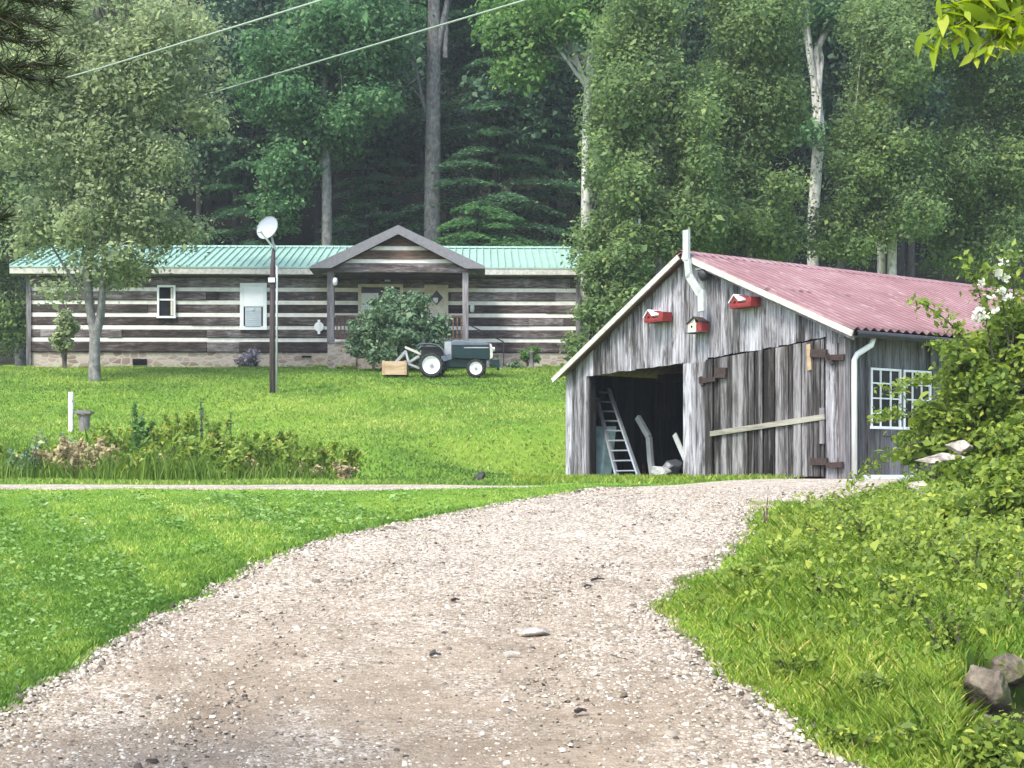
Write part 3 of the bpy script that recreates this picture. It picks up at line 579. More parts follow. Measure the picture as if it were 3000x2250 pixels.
for (a,b) in zip(rows[:-1],rows[1:]): cm.box(XL_+.03,XR_-.03,.03,.19,hy(a[1])-.004,hy(b[0])+.004,.5)
lm.build('front_wall',M['log'],house); cm.build('chinking',M['chink'],house)
sm_=MB()
for i,(a,b) in enumerate(rows):
    sm_.box(XL_,XL_+.2,.22,HD,hy(a),hy(b)); sm_.box(XR_-.2,XR_,.22,HD,hy(a),hy(b))
sm_.box(XL_+.2,XR_-.2,HD-.2,HD,hy(1033),hy(812)); zt=hy(812)
for x in (XL_,XR_-.2): sm_.add([(x,0.2,zt),(x,HD,zt),(x,HD/2,zt+1.55),(x+.2,.2,zt),(x+.2,HD,zt),(x+.2,HD/2,zt+1.55)],[[0,2,1],[3,4,5],[0,3,5,2],[1,2,5,4],[0,1,4,3]])
sm_.build('end_wall',M['log'],house)
f=MB(); f.box(XL_+.05,XR_-.05,.05,HD-.05,-.9,hy(1031)-.003); f.build('foundation',M['found'],house)
for px0,px1,a,b in ((391,431,1052,1070),(710,755,1060,1072),(884,912,1042,1047)):
    v=MB(); v.box(hx(px0),hx(px1),.0,.04,hy(b),hy(a)); 
    for k in range(4): v.box(hx(px0)+.02,hx(px1)-.02,-.012,.0,hy(b)+(hy(a)-hy(b))*(k+.3)/4.3,hy(b)+(hy(a)-hy(b))*(k+.55)/4.3)
    v.build('crawl_vent',M['dark'],house)
for a,b in ((83,97),(1688,1701)):
    c=MB(); c.box(hx(a),hx(b),-.05,.12,hy(1070),hy(806)); c.build('corner_post',M['greywood'],house)
# roof
ex=-.5; ez=hy(781,-.5); ry=HD/2; rz_=hy(724,4.1); RX0,RX1=hx(46),hx(1716)
rb=MB()
for sgn in (1,-1):
    def Y_(t): return ex+(ry-ex)*t if sgn>0 else (2*ry-ex)-(ry-ex)*t
    rb.hexa([(RX0,Y_(0),ez-.05),(RX1,Y_(0),ez-.05),(RX1,ry,rz_-.05),(RX0,ry,rz_-.05),(RX0,Y_(0),ez),(RX1,Y_(0),ez),(RX1,ry,rz_),(RX0,ry,rz_)],.5)
    n=int((RX1-RX0)/.26)
    for i in range(n+1):
        x=RX0+(RX1-RX0-.04)*i/n
        rb.hexa([(x,Y_(0)-.004*sgn,ez-.002),(x+.035,Y_(0)-.004*sgn,ez-.002),(x+.035,Y_(.985),rz_-.03),(x,Y_(.985),rz_-.03),(x,Y_(0),ez+.06),(x+.035,Y_(0),ez+.06),(x+.035,Y_(.985),rz_+.045),(x,Y_(.985),rz_+.045)],.5)
roof=rb.build('roof',M['green_metal'],house)
c=MB(); c.add([(RX0-.02,ry-.32,rz_-.06),(RX1+.02,ry-.32,rz_-.06),(RX1+.02,ry,rz_+.06),(RX0-.02,ry,rz_+.06),(RX0-.02,ry+.32,rz_-.06),(RX1+.02,ry+.32,rz_-.06)],[[0,1,2,3],[3,2,5,4]]); c.build('ridge_cap',M['green_metal'],roof)
g=MB(); 
for i in range(7):
    a=RX0+(RX1-RX0)*i/7; b=RX0+(RX1-RX0)*(i+1)/7; zj=random.uniform(-.01,.01)
    g.box(a,b-.003,ex+.02,ex+.06,hy(803,-.5)+zj,ez-.055)
g.build('fascia',M['oldwhite'],house)
g=MB(); g.box(RX0,RX1,ex+.06,.0,hy(806,-.4),hy(806,-.4)+.03); g.build('soffit',M['greywood'],house)
def window(root,px0,px1,py0,py1,rail,glassrect=None,frame_m='white',d=-.03,fw=.07,panel=False):
    x0,x1,z0,z1=hx(px0,d),hx(px1,d),hy(py1,d),hy(py0,d); m=MB()
    m.box(x0,x1,d-.05,d+.05,z1-fw,z1); m.box(x0-.02,x1+.02,d-.07,d+.05,z0,z0+fw); m.box(x0,x0+fw,d-.05,d+.05,z0+fw,z1-fw); m.box(x1-fw,x1,d-.05,d+.05,z0+fw,z1-fw)
    w=m.build('window',M[frame_m],root)
    zr=hy(rail,d)
    q=MB(); q.box(x0+fw,x1-fw,d-.02,d+.04,zr-.03,zr+.03); q.build('sash_rail',M['white'],w)
    p=MB(); p.box(x0+fw,x1-fw,d+.0,d+.02,z0+fw,z1-fw); p.build('pane',M['glass'],w)
    return w,(x0,x1,z0,z1,zr)
w,_q=window(house,463,516,837,933,879)
w.data.name='window'
q=MB(); x0,x1,z0,z1,zr=_q; q.box(x1-.17,x1-.10,-.045,-.03,z0+.1,z1-.1); q.build('curtain',M['cream'],w)
w,_q=window(house,704,782,830,967,897,fw=.13); w['label']='white window with a solid white upper panel and a lower unit'
x0,x1,z0,z1,zr=_q
q=MB(); q.box(x0+.13,x1-.13,-.07,-.035,zr,z1-.13); q.build('upper_panel',m_plain('bright_white_panel',(.86,.88,.88),.4,.3,0,.02),w)
M['acgrey']=m_plain('pale_grey_unit',(.50,.56,.60),.5,.3,0,.06)
q=MB(); q.box(x0+.19,x1-.19,-.10,-.035,z0+.09,zr-.05)
for k in range(9): q.box(x0+.22,x1-.22,-.112,-.10,z0+.14+k*.065,z0+.165+k*.065)
q.box((x0+x1)/2-.05,(x0+x1)/2+.05,-.13,-.10,zr-.16,zr-.06); q.build('window_unit',M['acgrey'],w)
# porch
PD=-2.3
def qx(px): return hx(px,PD)
def qz(py): return hy(py,PD)
fl=MB(); fl.box(qx(953),qx(1372),PD,-.01,qz(1006),qz(1000)); fl.build('porch_floor',M['greywood'],house)
fl=MB(); fl.box(qx(956),qx(1372),PD+.12,-.02,-.9,qz(1006)-.003); fl.box(qx(955),qx(1038),PD+.02,PD+.6,-.9,qz(1006)-.006); fl.build('porch_foundation',M['found'],house)
for a,b in ((953,974),(1350,1368)):
    c=MB(); c.box(qx(a),qx(b),PD+.02,PD+.24,qz(1000),qz(796)); bevel(c.build('porch_post',M['greywood'],house),.015)
gl=MB(); gc=MB()
def rakex(py,o=0): t=(py-687)/100.; return (qx(1163-195*t)-o, qx(1163+197*t)+o)
def trap(mb,a,b,y0,y1,tint=None):
    l0,r0=rakex(a); l1,r1=rakex(b); mb.prism_y([(l1,qz(b)),(r1,qz(b)),(r0,qz(a)),(l0,qz(a))],y0,y1,tint)
trap(gl,690,719.5,PD+.02,PD+.16,.4); trap(gc,719.5,732,PD+.05,PD+.15,.5); trap(gl,732,757.5,PD+.02,PD+.16,.6); trap(gc,757.5,770,PD+.05,PD+.15,.5); gl.build('porch_gable',M['logwarm'],house); gc.build('gable_chinking',M['chink'],house); gb=MB(); trap(gb,770,797,PD-.02,PD+.2,.7); gb.build('porch_beam',M['log'],house)
pr=MB()
ax,az=qx(1163),qz(663)
for px in (903,1417):
    bx,bz=qx(px),qz(784); n=(-(bz-az),bx-ax); pr.add([(ax,PD-.2,az),(bx,PD-.2,bz),(bx,PD-.2,bz-.07),(ax,PD-.2,az-.08),(ax,3.6,az),(bx,3.6,bz),(bx,3.6,bz-.07),(ax,3.6,az-.08)],[[0,1,2,3],[7,6,5,4],[0,4,5,1],[3,2,6,7],[1,5,6,2]])
po=pr.build('porch_roof',M['shingle'],house)
rk=MB()
for s in (-1,1):
    P=[(1163,661.5),(1163+s*253,781),(1163+s*253,788),(1163+s*196,788),(1163,688)]
    P=[(qx(a),qz(b)) for a,b in P]; P=P if s<0 else P[::-1]
    rk.prism_y(P[::-1] if s<0 else P[::-1],PD-.27,PD-.203)
rk.build('rake_board',m_plain('grey_rake',(.19,.19,.205),.7,.2,0,.15,10),po)
ce=MB(); ce.box(qx(975),qx(1352),PD+.2,-.05,qz(797)+.02,qz(797)+.06); ce.build('porch_ceiling',M['log'],house)
bd=MB()
for px in (1120,):
    bd.box(qx(px)-.1,qx(px)+.1,-.3,-.1,qz(800),qz(797)); 
bd.build('porch_lamp',M['white'],house)
w,_q=window(house,1049,1180,832,930,890,frame_m='cream',fw=.11,d=-.04)
x0,x1,z0,z1,zr=_q; q=MB(); q.box(x0+.11,x0+.72,-.06,-.045,z0+.1,z1-.32); q.build('curtain',M['white'],w)
d=MB(); d.box(hx(1243),hx(1313),-.07,-.01,hy(1003),hy(834)); door=d.build('door',M['cream'],house)
d=MB(); d.prism_y([(hx(1279),hy(894)),(hx(1298),hy(872)),(hx(1279),hy(850)),(hx(1260),hy(872))],-.085,-.071); p=d.build('diamond_pane',M['glass'],door)
d=MB(); d.prism_y([(hx(1277),hy(889)),(hx(1283),hy(884)),(hx(1283),hy(872)),(hx(1268),hy(872)),(hx(1268),hy(878))],-.092,-.086); d.build('curtain',M['white'],door)
d=MB(); d.lathe([(.0,-.13),(.035,-.12),(.035,-.09),(.015,-.07)],(hx(1303),0,hy(925)),(0,1,0),10); d.build('handle',M['galv'],door)
for side in ((977,1050),(1318,1350)):
    r=MB(); n=int((side[1]-side[0])/11); r.box(qx(side[0]),qx(side[1]),PD+.08,PD+.15,qz(928),qz(922)); r.box(qx(side[0]),qx(side[1]),PD+.09,PD+.14,qz(993),qz(989))
    for i in range(n+1):
        x=qx(side[0]+3+(side[1]-side[0]-8)*i/max(1,n)); r.box(x,x+.045,PD+.10,PD+.135,qz(989),qz(928))
    r.build('porch_railing',M['logwarm'],house)
hr=MB(); hr.tube([(qx(1370),PD+.1,qz(950)),(hx(1472,-2),-1.2,hy(1000,-1.2)),(hx(1474,-1.2),-1.2,hy(1074,-1.2))],.022,6); hr.build('stair_handrail',M['iron'],house)
st=MB()
for k in range(4): st.box(qx(1372)+k*.28,qx(1372)+(k+1)*.28,PD+.3,PD+1.3,-.6,qz(1006)-.17*(k+1))
st.build('porch_steps',M['greywood'],house)
for px,py,dd in ((977,824,PD-.04),(1383,902,-.1)):
    l=MB(); x,z=hx(px,dd),hy(py,dd); l.lathe([(.03,.13),(.075,.10),(.085,0),(.07,-.12),(.0,-.15)],(x,dd,z),(0,0,1),12); l.build('wall_lamp',M['white'],house,True)
ho=MB(); x,z=hx(934,-.15),hy(957,-.15); ho.lathe([(.16,-.06),(.17,-.06),(.17,.06),(.05,.06),(.05,-.06),(.16,-.06)],(x,-.12,z),(0,1,0),14); ho.box(x-.045,x+.045,-.2,-.14,z-.26,z+.24); ho.build('hose_reel',M['white'],house)

# ------------------------------------------------------------------ plants round the house
def bushy(name,label,cat,px,py,Y,blobs,leafm,seed,ncl,per,sig,size,nsub=6,ssc=.4,stem=.05,part='foliage',group=None,up=.6,shell=(.55,1.02),zlo=-.75,axis=None):
    x0=at(px,py,Y).x; z0=hz(x0,Y); root=empty(name,(x0,Y,z0),0,label,cat,group); k=Y/F; rg=R(seed)
    bl=[((a-CX)*k-x0,e,(HY-b)*k-z0,c*k,f_,d_*k) for a,b,c,d_,e,f_ in blobs]; sb=sub_blobs(bl,nsub,ssc,rg,zlo)
    tb=MB()
    for i in range(5):
        q=sb[int(rg.integers(len(sb)))]; tb.tube([(rg.normal(0,.05),rg.normal(0,.05),-.1),(q[0]*.5,q[1]*.5,q[2]*.55),q[:3]],[stem,stem*.7,stem*.2],6,cap=False)
    tb.build('stem',B['brown'],root,True)
    crown(part,sb,ncl,per,sig,size,leafm,root,seed+1,up=up,shell=shell); return root
bushy('round_shrub','big rounded dark evergreen shrub in front of the porch','shrub',1173,1085,50.6,[(1170,970,150,122,0,1.5),(1165,905,85,68,0,.9),(1172,1020,156,70,0,1.4),(1090,985,75,70,0,.8),(1255,985,75,75,0,.8)],G['shrub'],80,3600,12,.085,.10,nsub=30,ssc=.13,shell=(.75,1.04))
bushy('potted_topiary','small clipped round topiary on a pale stem by the stone foundation right of the tractor','plant',1556,1085,53.6,[(1552,1035,24,20,0,.26),(1540,1050,14,10,0,.15),(1570,1052,14,10,0,.15)],G['bright'],82,160,8,.05,.08,nsub=4)
o=MB(); x,Y=at(1556,0,53.5).x,53.5; z=hz(x,Y)
o.lathe([(.0,-.05),(.10,-.05),(.12,.05),(.085,.1),(.08,.5),(.12,.55),(.12,.6),(.0,.6)],(0,0,0),(0,0,1),14); ped=o.build('plant_pedestal',M['concrete'],None,True); ped.location=(x,Y-.02,z); tag(ped,'short pale stone pedestal under the clipped topiary','pedestal')
bushy('leafy_thicket','dark leafy thicket between the house corner and the left edge of the barn roof','bush',1790,1000,50,[(1770,800,70,110,0,.8),(1840,760,90,110,.2,.9),(1750,930,60,80,-.2,.7),(1820,900,80,90,0,.8),(1690,1020,40,40,-.3,.4)],G['mass'],94,1500,10,.16,.13,nsub=9,ssc=.3)
bushy('flower_bush','loose mauve flowering plant below the white panel window','plant',738,1072,54.0,[(738,1035,32,30,0,.3),(725,1050,30,18,0,.3)],G['purple'],84,150,8,.07,.09,nsub=5)
bushy('young_sapling','spindly young sapling against the left end of the log wall','sapling',195,1085,52.5,[(195,960,28,45,0,.35),(170,985,20,30,0,.3),(190,1010,22,30,0,.3)],G['olive'],86,260,8,.08,.12,nsub=4)
bushy('low_plant','low green plant at the foot of the handrail','plant',1455,1080,53.0,[(1452,1068,16,14,0,.25),(1500,1075,26,9,0,.25)],G['shrub'],88,90,8,.06,.09,nsub=4)
for i,(px,w) in enumerate(((925,26),(1010,30),(1610,34),(1660,30))):
    bushy('foundation_weed','low green weed growing at the foot of the stone foundation','weed',px,1085,54.2 if i>1 else 52.2,[(px,1080,w,9,0,.2)],G['weed'],90+i,60,8,.06,.09,nsub=3,group='weeds along the house foundation')

# ------------------------------------------------------------------ tractor and its box
TY=47.4; TS=TY/F; tx=at(1330,0,TY).x; tz=(HY-1112)*TS
tz=hz(tx,TY)-.02
tr=empty('tractor',(tx,TY,tz),0,'small dark green tractor with white wheel rims parked before the round shrub','tractor')
def X_(p): return (p-1330)*TS
def Z_(p): return (1113-p)*TS
b=MB(); b.prism_y([(X_(1325),Z_(1058)),(X_(1432),Z_(1062)),(X_(1436),Z_(1040)),(X_(1434),Z_(1022)),(X_(1325),Z_(1022))],-.27,.27); b.box(X_(1300),X_(1425),-.16,.16,Z_(1085),Z_(1058)); b.box(X_(1238),X_(1310),-.2,.2,Z_(1092),Z_(1052)); body=b.build('body',M['tractor'],tr); bevel(body,.02)
b=MB(); b.prism_y([(X_(1323),Z_(1021.8)),(X_(1434),Z_(1021.8)),(X_(1434),Z_(1014)),(X_(1415),Z_(1011)),(X_(1345),Z_(1006)),(X_(1323),Z_(1007))],-.29,.29); bevel(b.build('hood',M['tractor_top'],tr),.03)
b=MB(); b.box(X_(1360),X_(1432),-.285,-.272,Z_(1029),Z_(1026)); b.build('hood_stripe',M['hitch'],tr)
b=MB(); b.prism_y([(X_(1436.5),Z_(1060)),(X_(1444),Z_(1056)),(X_(1444),Z_(1030)),(X_(1440),Z_(1016)),(X_(1434.5),Z_(1015))],-.25,.25); b.build('front_grille',M['oldwhite'],tr)
for s in (-1,1):
    b=MB(); b.lathe([(0,.085),(.055,.075),(.06,0)],(X_(1442),s*.15,Z_(1030)),(1,0,0),12); b.build('headlight',M['white'],tr,True)
b=MB(); b.box(X_(1434),X_(1462),-.24,.24,Z_(1078),Z_(1062)); b.box(X_(1455),X_(1463),-.3,.3,Z_(1088),Z_(1064)); b.build('front_bumper',M['tractor'],tr)
def wheel(cx,cz,y,Rr,rim,w):
    s=1 if y>0 else -1
    t=MB(); t.lathe([(rim*.98,-w/2),(Rr*.93,-w/2),(Rr,-w*.3),(Rr,w*.3),(Rr*.93,w/2),(rim*.98,w/2)],(cx,y,cz),(0,1,0),28)
    for k in range(18):
        a=2*math.pi*k/18; c,sn=math.cos(a),math.sin(a); o=Vector((cx+c*(Rr+.005),y,cz+sn*(Rr+.005))); t.bar(o+Vector((0,-w*.46,0))+Vector((-sn*.03,0,c*.03)),o+Vector((0,w*.46,0))-Vector((-sn*.03,0,c*.03)),.035,.03,up=(c,0,sn))
    wh=t.build('wheel',M['tyre'],tr)
    r=MB(); r.lathe([(rim,s*w*.5),(rim*.96,s*w*.5),(rim*.86,s*w*.30),(rim*.35,s*w*.22),(rim*.33,s*w*.34),(0,s*w*.34)],(cx,y,cz),(0,1,0),26); r.lathe([(rim,-s*w*.5),(rim*.9,-s*w*.2),(0,-s*w*.2)],(cx,y,cz),(0,1,0),26); r.build('rim',M['white'],wh)
    q=MB(); q.lathe([(rim*.25,s*w*.34),(rim*.22,s*w*.5),(0,s*w*.52)],(cx,y,cz),(0,1,0),10); q.build('hub',M['hitch'],wh)
for y in (-.46,.46):
    wheel(X_(1266),Z_(1080),y,.37,.275,.24); wheel(X_(1395),Z_(1089),y,.265,.195,.17)
for s in (-1,1):
    b=MB(); pts=[(1224,1026),(1232,1019),(1262,1017.5),(1284,1021),(1299,1034),(1307,1050),(1312,1066)]
    for (a,c),(e,f_) in zip(pts[:-1],pts[1:]): b.bar((X_(a),s*.46,Z_(c)),(X_(e),s*.46,Z_(f_)),.30,.03)
    b.build('fender',M['tractor_top'],tr); b=MB(); b.box(X_(1236),X_(1300),s*.29-.01,s*.29+.01,Z_(1058),Z_(1026)); b.build('fender_shade_plate',M['iron'],tr)  # dark plate paints the shaded gap between fender and tyre
b=MB(); b.box(X_(1244),X_(1286),-.2,.2,Z_(1030),Z_(1022)); b.box(X_(1238),X_(1247),-.2,.2,Z_(1030),Z_(1004)); bevel(b.build('seat',M['iron'],tr),.02)
b=MB(); b.box(X_(1303),X_(1323),-.2,.2,Z_(1058),Z_(1009)); b.build('dash_panel',M['hitch'],tr)
b=MB(); b.tube([(X_(1306),0,Z_(1012)),(X_(1296),0,Z_(1000))],.02,8)
ring=[(X_(1295)+.16*math.cos(a)*.6,.17*math.sin(a),Z_(999)+.16*math.cos(a)*.6) for a in np.linspace(0,6.283,17)]; b.tube(ring,.014,6); b.build('steering_wheel',M['iron'],tr)
for a,c in (((1187,1024),(1232,1044)),((1188,1034),(1198,1070)),((1187,1038),(1160,1067)),((1194,1072),(1240,1090)),((1200,1068),(1228,1050))):
    
    for yy in (-.12,.14):
        b=MB(); b.bar((X_(a[0]),yy,Z_(a[1])),(X_(c[0]),yy,Z_(c[1])),.06,.06); b.build('hitch_arm',M['hitch'] if a[0]!=1187 or c[0]!=1232 else M['oldwhite'],tr)
bx=empty('wooden_box',(tx+X_(1158),TY,hz(tx+X_(1158),TY)),0,'tan wooden plank box carried behind the tractor on its hitch','box')
b=MB()
for (x0,x1,y0,y1) in ((-.38,.38,-.36,-.33),(-.38,.38,.33,.36),(-.38,-.35,-.33,.33),(.35,.38,-.33,.33)):
    for k in range(3): b.box(x0,x1,y0,y1,.06+k*.14,.06+k*.14+.135)
b.build('side_boards',M['tan'],bx)
b=MB(); b.box(-.35,.35,-.33,.33,.06,.10); b.build('bottom',M['tan'],bx)
b=MB(); 
for y in (-.37,.345):
    for x in (-.36,.30): b.box(x,x+.06,y,y+.025,.05,.5)
b.build('cleats',M['tan'],bx)

# ------------------------------------------------------------------ dish pole
PY=43.5; px_=at(798,0,PY).x; pz=hz(px_,PY); pole=empty('utility_post',(px_,PY,pz),0,'dark wooden utility post with a pale conduit on the lawn','post')
k=PY/F; ptop=(HY-728)*k-pz
b=MB(); b.tube([(0,0,-.5),(.0,0,ptop*.5),(.01,0,ptop*.86),(.035,0,ptop)],[.085,.08,.072,.05],12,wob=.03); b.build('post',M['postwood'],pole,True)
b=MB(); b.tube([(.115,-.01,-.1),(.125,-.01,ptop*.5),(.13,-.01,ptop*.88)],.03,8); b.build('conduit',M['galv'],pole,True)
b=MB(); b.box(-.10,.08,-.11,-.085,(HY-828)*k-pz,(HY-815)*k-pz); b.build('junction_box',M['white'],pole)
b=MB(); 
for py in (817,842,985): b.tube([(.09*math.cos(a)*1.15+.02,.09*math.sin(a),(HY-py)*k-pz) for a in np.linspace(0,6.28,13)],.008,5)
b.build('strap',M['iron'],pole)
b=MB(); b.tube([(-.02,-.06,(HY-733)*k-pz),(-.16,-.08,(HY-742)*k-pz),(-.19,-.08,(HY-758)*k-pz),(-.06,-.08,(HY-768)*k-pz)],.008,6); b.build('dish_cable',M['cable'],pole)
dish=empty('satellite_dish',(px_,PY,pz+ptop),0,'pale grey satellite dish on top of the wooden utility post','dish')
dc=Vector(((785-798)*k,-.12,(735-676)*k)); dn=Vector((-.40,-.78,.30)).normalized()
b=MB(); prof=[(r,-.10*(1-(r/.345)**2)) for r in np.linspace(0.001,.345,9)]+[(.35,.008),(.345,-.012)]+[(r,-.012-.10*(1-(r/.345)**2)) for r in np.linspace(.33,.001,8)]
b.lathe(prof,dc,dn,36); b.build('reflector',m_plain('dish_grey',(.30,.33,.39),.5,.3,0,.04),dish,True)
foc=Vector(((772-798)*k,-.55,(735-693)*k))
b=MB(); b.bar((.02,-.03,.03),foc,.035,.045); b.build('feed_arm',M['white'],dish)
b=MB(); b.lathe([(0,-.09),(.05,-.08),(.055,.02),(.03,.06),(0,.07)],foc,(dc-foc).normalized(),12); b.build('feed_horn',M['white'],dish,True)
b=MB(); b.bar((.035,0,-.05),(.035,-.02,.12),.09,.07); b.bar((.035,-.02,.10),dc-dn*.12,.06,.06); b.build('mount',M['galv'],dish)

# ------------------------------------------------------------------ barn
barn=empty('wooden_barn',(BL[0],BL[1],0),BA,'weathered grey board barn with an open doorway and a faded red metal roof','barn')
def fr(px,py,d0=0.0):
    k=(px-CX)/F; Y=(d0+BL[0]*BV[0]+BL[1]*BV[1])/(BV[0]*k+BV[1]); s=(k*Y-BL[0])*BU[0]+(Y-BL[1])*BU[1]; return s,(HY-py)*Y/F
def sd(px,py,s0=BW):
    k=(px-CX)/F; Y=(s0+BL[0]*BU[0]+BL[1]*BU[1])/(BU[0]*k+BU[1]); d=(k*Y-BL[0])*BV[0]+(Y-BL[1])*BV[1]; return d,(HY-py)*Y/F
AP=fr(2022,742); EL=fr(1620,1103,-.25); ER=fr(2500,962,-.25)   # apex, left eave, right eave
def rz(s): return np.interp(s,[EL[0],AP[0],ER[0]],[EL[1],AP[1],ER[1]])
o0=fr(1722,1103); o1=fr(2008,1063); d1=fr(2361,1001); d2=fr(2424,1000)
def head(s): return float(np.interp(s,[fr(1690,1107)[0],o1[0],d1[0],8.06],[fr(1690,1107)[1],o1[1],d1[1],d1[1]+.08]))
def boards(mb,s0,s1,top,bot,rg,y0=-.03,w=(.13,.24),gap=.006,th=.028,jit=.007,fn=None):
    s=s0
    while s<s1-.02:
        e=min(s1,s+rg.uniform(*w)); 
        if s1-e<.06: e=s1
        j=rg.normal(0,jit); a,b=s+gap/2,e-gap/2; za,zb=bot(a)+rg.normal(0,.008),bot(b)+rg.normal(0,.008); zb=za if abs(za-zb)<.02 else zb
        P=[(a,y0+j,za),(b,y0+j,zb),(b,y0+j+th,zb),(a,y0+j+th,za),(a,y0+j,top(a)),(b,y0+j,top(b)),(b,y0+j+th,top(b)),(a,y0+j+th,top(a))]
        if fn: P=[fn(p) for p in P]
        mb.hexa(P,float(rg.uniform())); s=e
rg=R(100)
gz=lambda s: float(rz(s))-.10
wm=MB(); zb0=lambda s:-.12
boards(wm,0,o0[0],gz,zb0,rg); boards(wm,o0[0],o1[0],gz,lambda s:head(s),rg); boards(wm,o1[0],fr(2075,0)[0],gz,zb0,rg); boards(wm,fr(2075,0)[0],d2[0],gz,lambda s:head(s)+.01,rg); boards(wm,d2[0],BW,gz,zb0,rg)
wm.build('gable_wall',M['barn'],barn)
# side wall with window openings
wins=[(sd(2546,0)[0],sd(2634,0)[0]),(sd(2642,0)[0],sd(2722,0)[0])]; wz0,wz1=sd(2590,1256)[1],sd(2590,1080)[1]
sw=MB(); fnS=lambda p:(BW-p[1]-.0,p[0],p[2])
zt=lambda s:2.66
a=0
for (x0,x1) in wins:
    boards(sw,a,x0,zt,zb0,rg,fn=fnS); boards(sw,x0,x1,zt,lambda s:wz1,rg,fn=fnS); boards(sw,x0,x1,lambda s:wz0,zb0,rg,fn=fnS,y0=-.045); a=x1
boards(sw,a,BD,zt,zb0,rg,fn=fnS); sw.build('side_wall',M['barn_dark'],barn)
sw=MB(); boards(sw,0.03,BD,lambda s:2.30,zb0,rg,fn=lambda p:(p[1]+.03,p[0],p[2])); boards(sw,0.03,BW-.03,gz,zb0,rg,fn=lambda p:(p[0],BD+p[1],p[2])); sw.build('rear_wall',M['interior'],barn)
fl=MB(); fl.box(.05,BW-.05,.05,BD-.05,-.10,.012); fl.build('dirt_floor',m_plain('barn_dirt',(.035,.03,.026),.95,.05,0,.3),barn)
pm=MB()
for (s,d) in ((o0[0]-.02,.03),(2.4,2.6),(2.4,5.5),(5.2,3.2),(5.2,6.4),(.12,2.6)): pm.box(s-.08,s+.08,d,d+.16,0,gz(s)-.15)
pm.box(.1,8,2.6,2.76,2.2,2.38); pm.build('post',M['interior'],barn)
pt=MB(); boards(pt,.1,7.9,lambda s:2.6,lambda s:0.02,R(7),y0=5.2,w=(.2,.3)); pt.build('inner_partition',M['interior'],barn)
jm=MB(); s0=fr(1706,0)[0]; jm.box(s0,o0[0]+.015,-.005,.16,-.1,head(o0[0])-.01); jm.build('door_jamb',M['greywood'],barn)
for (a,b) in ((o1[0],fr(2072,0)[0]),(fr(2426,0)[0],BW)):
    pb=MB(); m_=(a+b)/2+.05; 
    for (x0,x1) in ((a,m_-.004),(m_,b)): pb.box(x0,x1,-.062,-.038,-.1,(head(a)-.02) if a<7 else 2.42)
    pb.build('front_post_board',M['barn'],barn)
# closed door
dm=MB(); ds0,ds1=fr(2078,0)[0],d2[0]-.012; rg=R(101)
boards(dm,ds0,ds1,lambda s:head(s)-.03,lambda s:.02,rg,y0=-.085,w=(.09,.2),gap=.014,jit=.012)
door=dm.build('barn_door',M['door'],barn)
b=MB(); a=fr(2082,1271,-.11); c=fr(2416,1221,-.11); b.bar((a[0],-.115,a[1]),(c[0],-.115,c[1]),.035,.10,up=(0,0,1)); b.build('diagonal_brace',m_wood('pale_weathered_board',[(.25,(.14,.135,.11)),(.5,(.27,.26,.215)),(.8,(.36,.35,.30))],(.8,6,9),.2),door)
b=MB(); s=fr(2420,0)[0]; b.box(s-.05,s+.05,-.12,-.09,fr(2420,1300)[1],fr(2420,1195)[1]); b.build('latch_board',M['greywood'],door)
b=MB(); a=fr(2258,1398,-.1); b.prism_y([(a[0]-.05,.03),(a[0]+.06,.03),(a[0]+.05,.40),(a[0]+.0,.46)],-.116,-.112); b.build('rotted_gap',M['dark'],door)
def hinge(pts,w):
    b=MB()
    for (p,q,ww) in pts:
        a=fr(p[0],p[1],-.12); c=fr(q[0],q[1],-.12); b.bar((a[0],-.125,a[1]),(c[0],-.125,c[1]),.05,ww,up=(0,0,1))
    b.build('hinge',M['rust'],door)
hinge([((2050,1117),(2098,1110),.09),((2095,1092),(2128,1092),.20),((2052,1105),(2060,1130),.07)],.1)
hinge([((2376,1034),(2422,1036),.15),((2420,1048),(2474,1046),.10),((2425,1040),(2440,1068),.06)],.1)
hinge([((2378,1352),(2424,1352),.13),((2422,1364),(2470,1361),.10)],.1)
b=MB(); a=fr(2366,1005,-.12); b.bar((a[0]+.02,-.12,a[1]-.02),(a[0]+.05,-.12,a[1]-.5),.09,.02,up=(0,1,0)); b.build('track_bracket',M['tan'],door)
# corner trim, bottom skirt
b=MB(); b.box(BW-.10,BW+.02,-.07,-.04,-.1,2.52); b.box(BW+.02,BW+.045,-.07,.07,-.1,2.5); b.build('corner_board',M['greywood'],barn)
b=MB(); b.box(BW+.05,BW+.075,.12,3.0,-.05,.055); b.build('skirt_board',M['white'],barn)
b=MB(); b.box(BW+.048,BW+.075,.9,4.4,wz0-.13,wz0-.02); b.build('sill_rail',M['barn_dark'],barn)
# windows in the side wall
for (x0,x1) in wins:
    b=MB(); y0,y1=BW-.01,BW+.055; fw=.04
    b.box(y0,y1,x0,x1,wz1-fw,wz1); b.box(y0,y1+.02,x0-.02,x1+.02,wz0-.01,wz0+fw); b.box(y0,y1,x0,x0+fw,wz0+fw,wz1-fw); b.box(y0,y1,x1-fw,x1,wz0+fw,wz1-fw); w=b.build('window',M['white'],barn)
    q=MB()
    for i in (1,2): 
        x=x0+(x1-x0)*i/3; q.box(y0+.01,y1-.01,x-.012,x+.012,wz0+fw,wz1-fw)
    for j in (1,2,3):
        z=wz0+(wz1-wz0)*j/4; q.box(y0+.013,y1-.013,x0+fw,x1-fw,z-.012,z+.012)
    q.build('muntin',M['white'],w)
    p=MB(); p.box(y0+.02,y0+.03,x0+fw,x1-fw,wz0+fw,wz1-fw); p.build('pane',M['glass'],w)
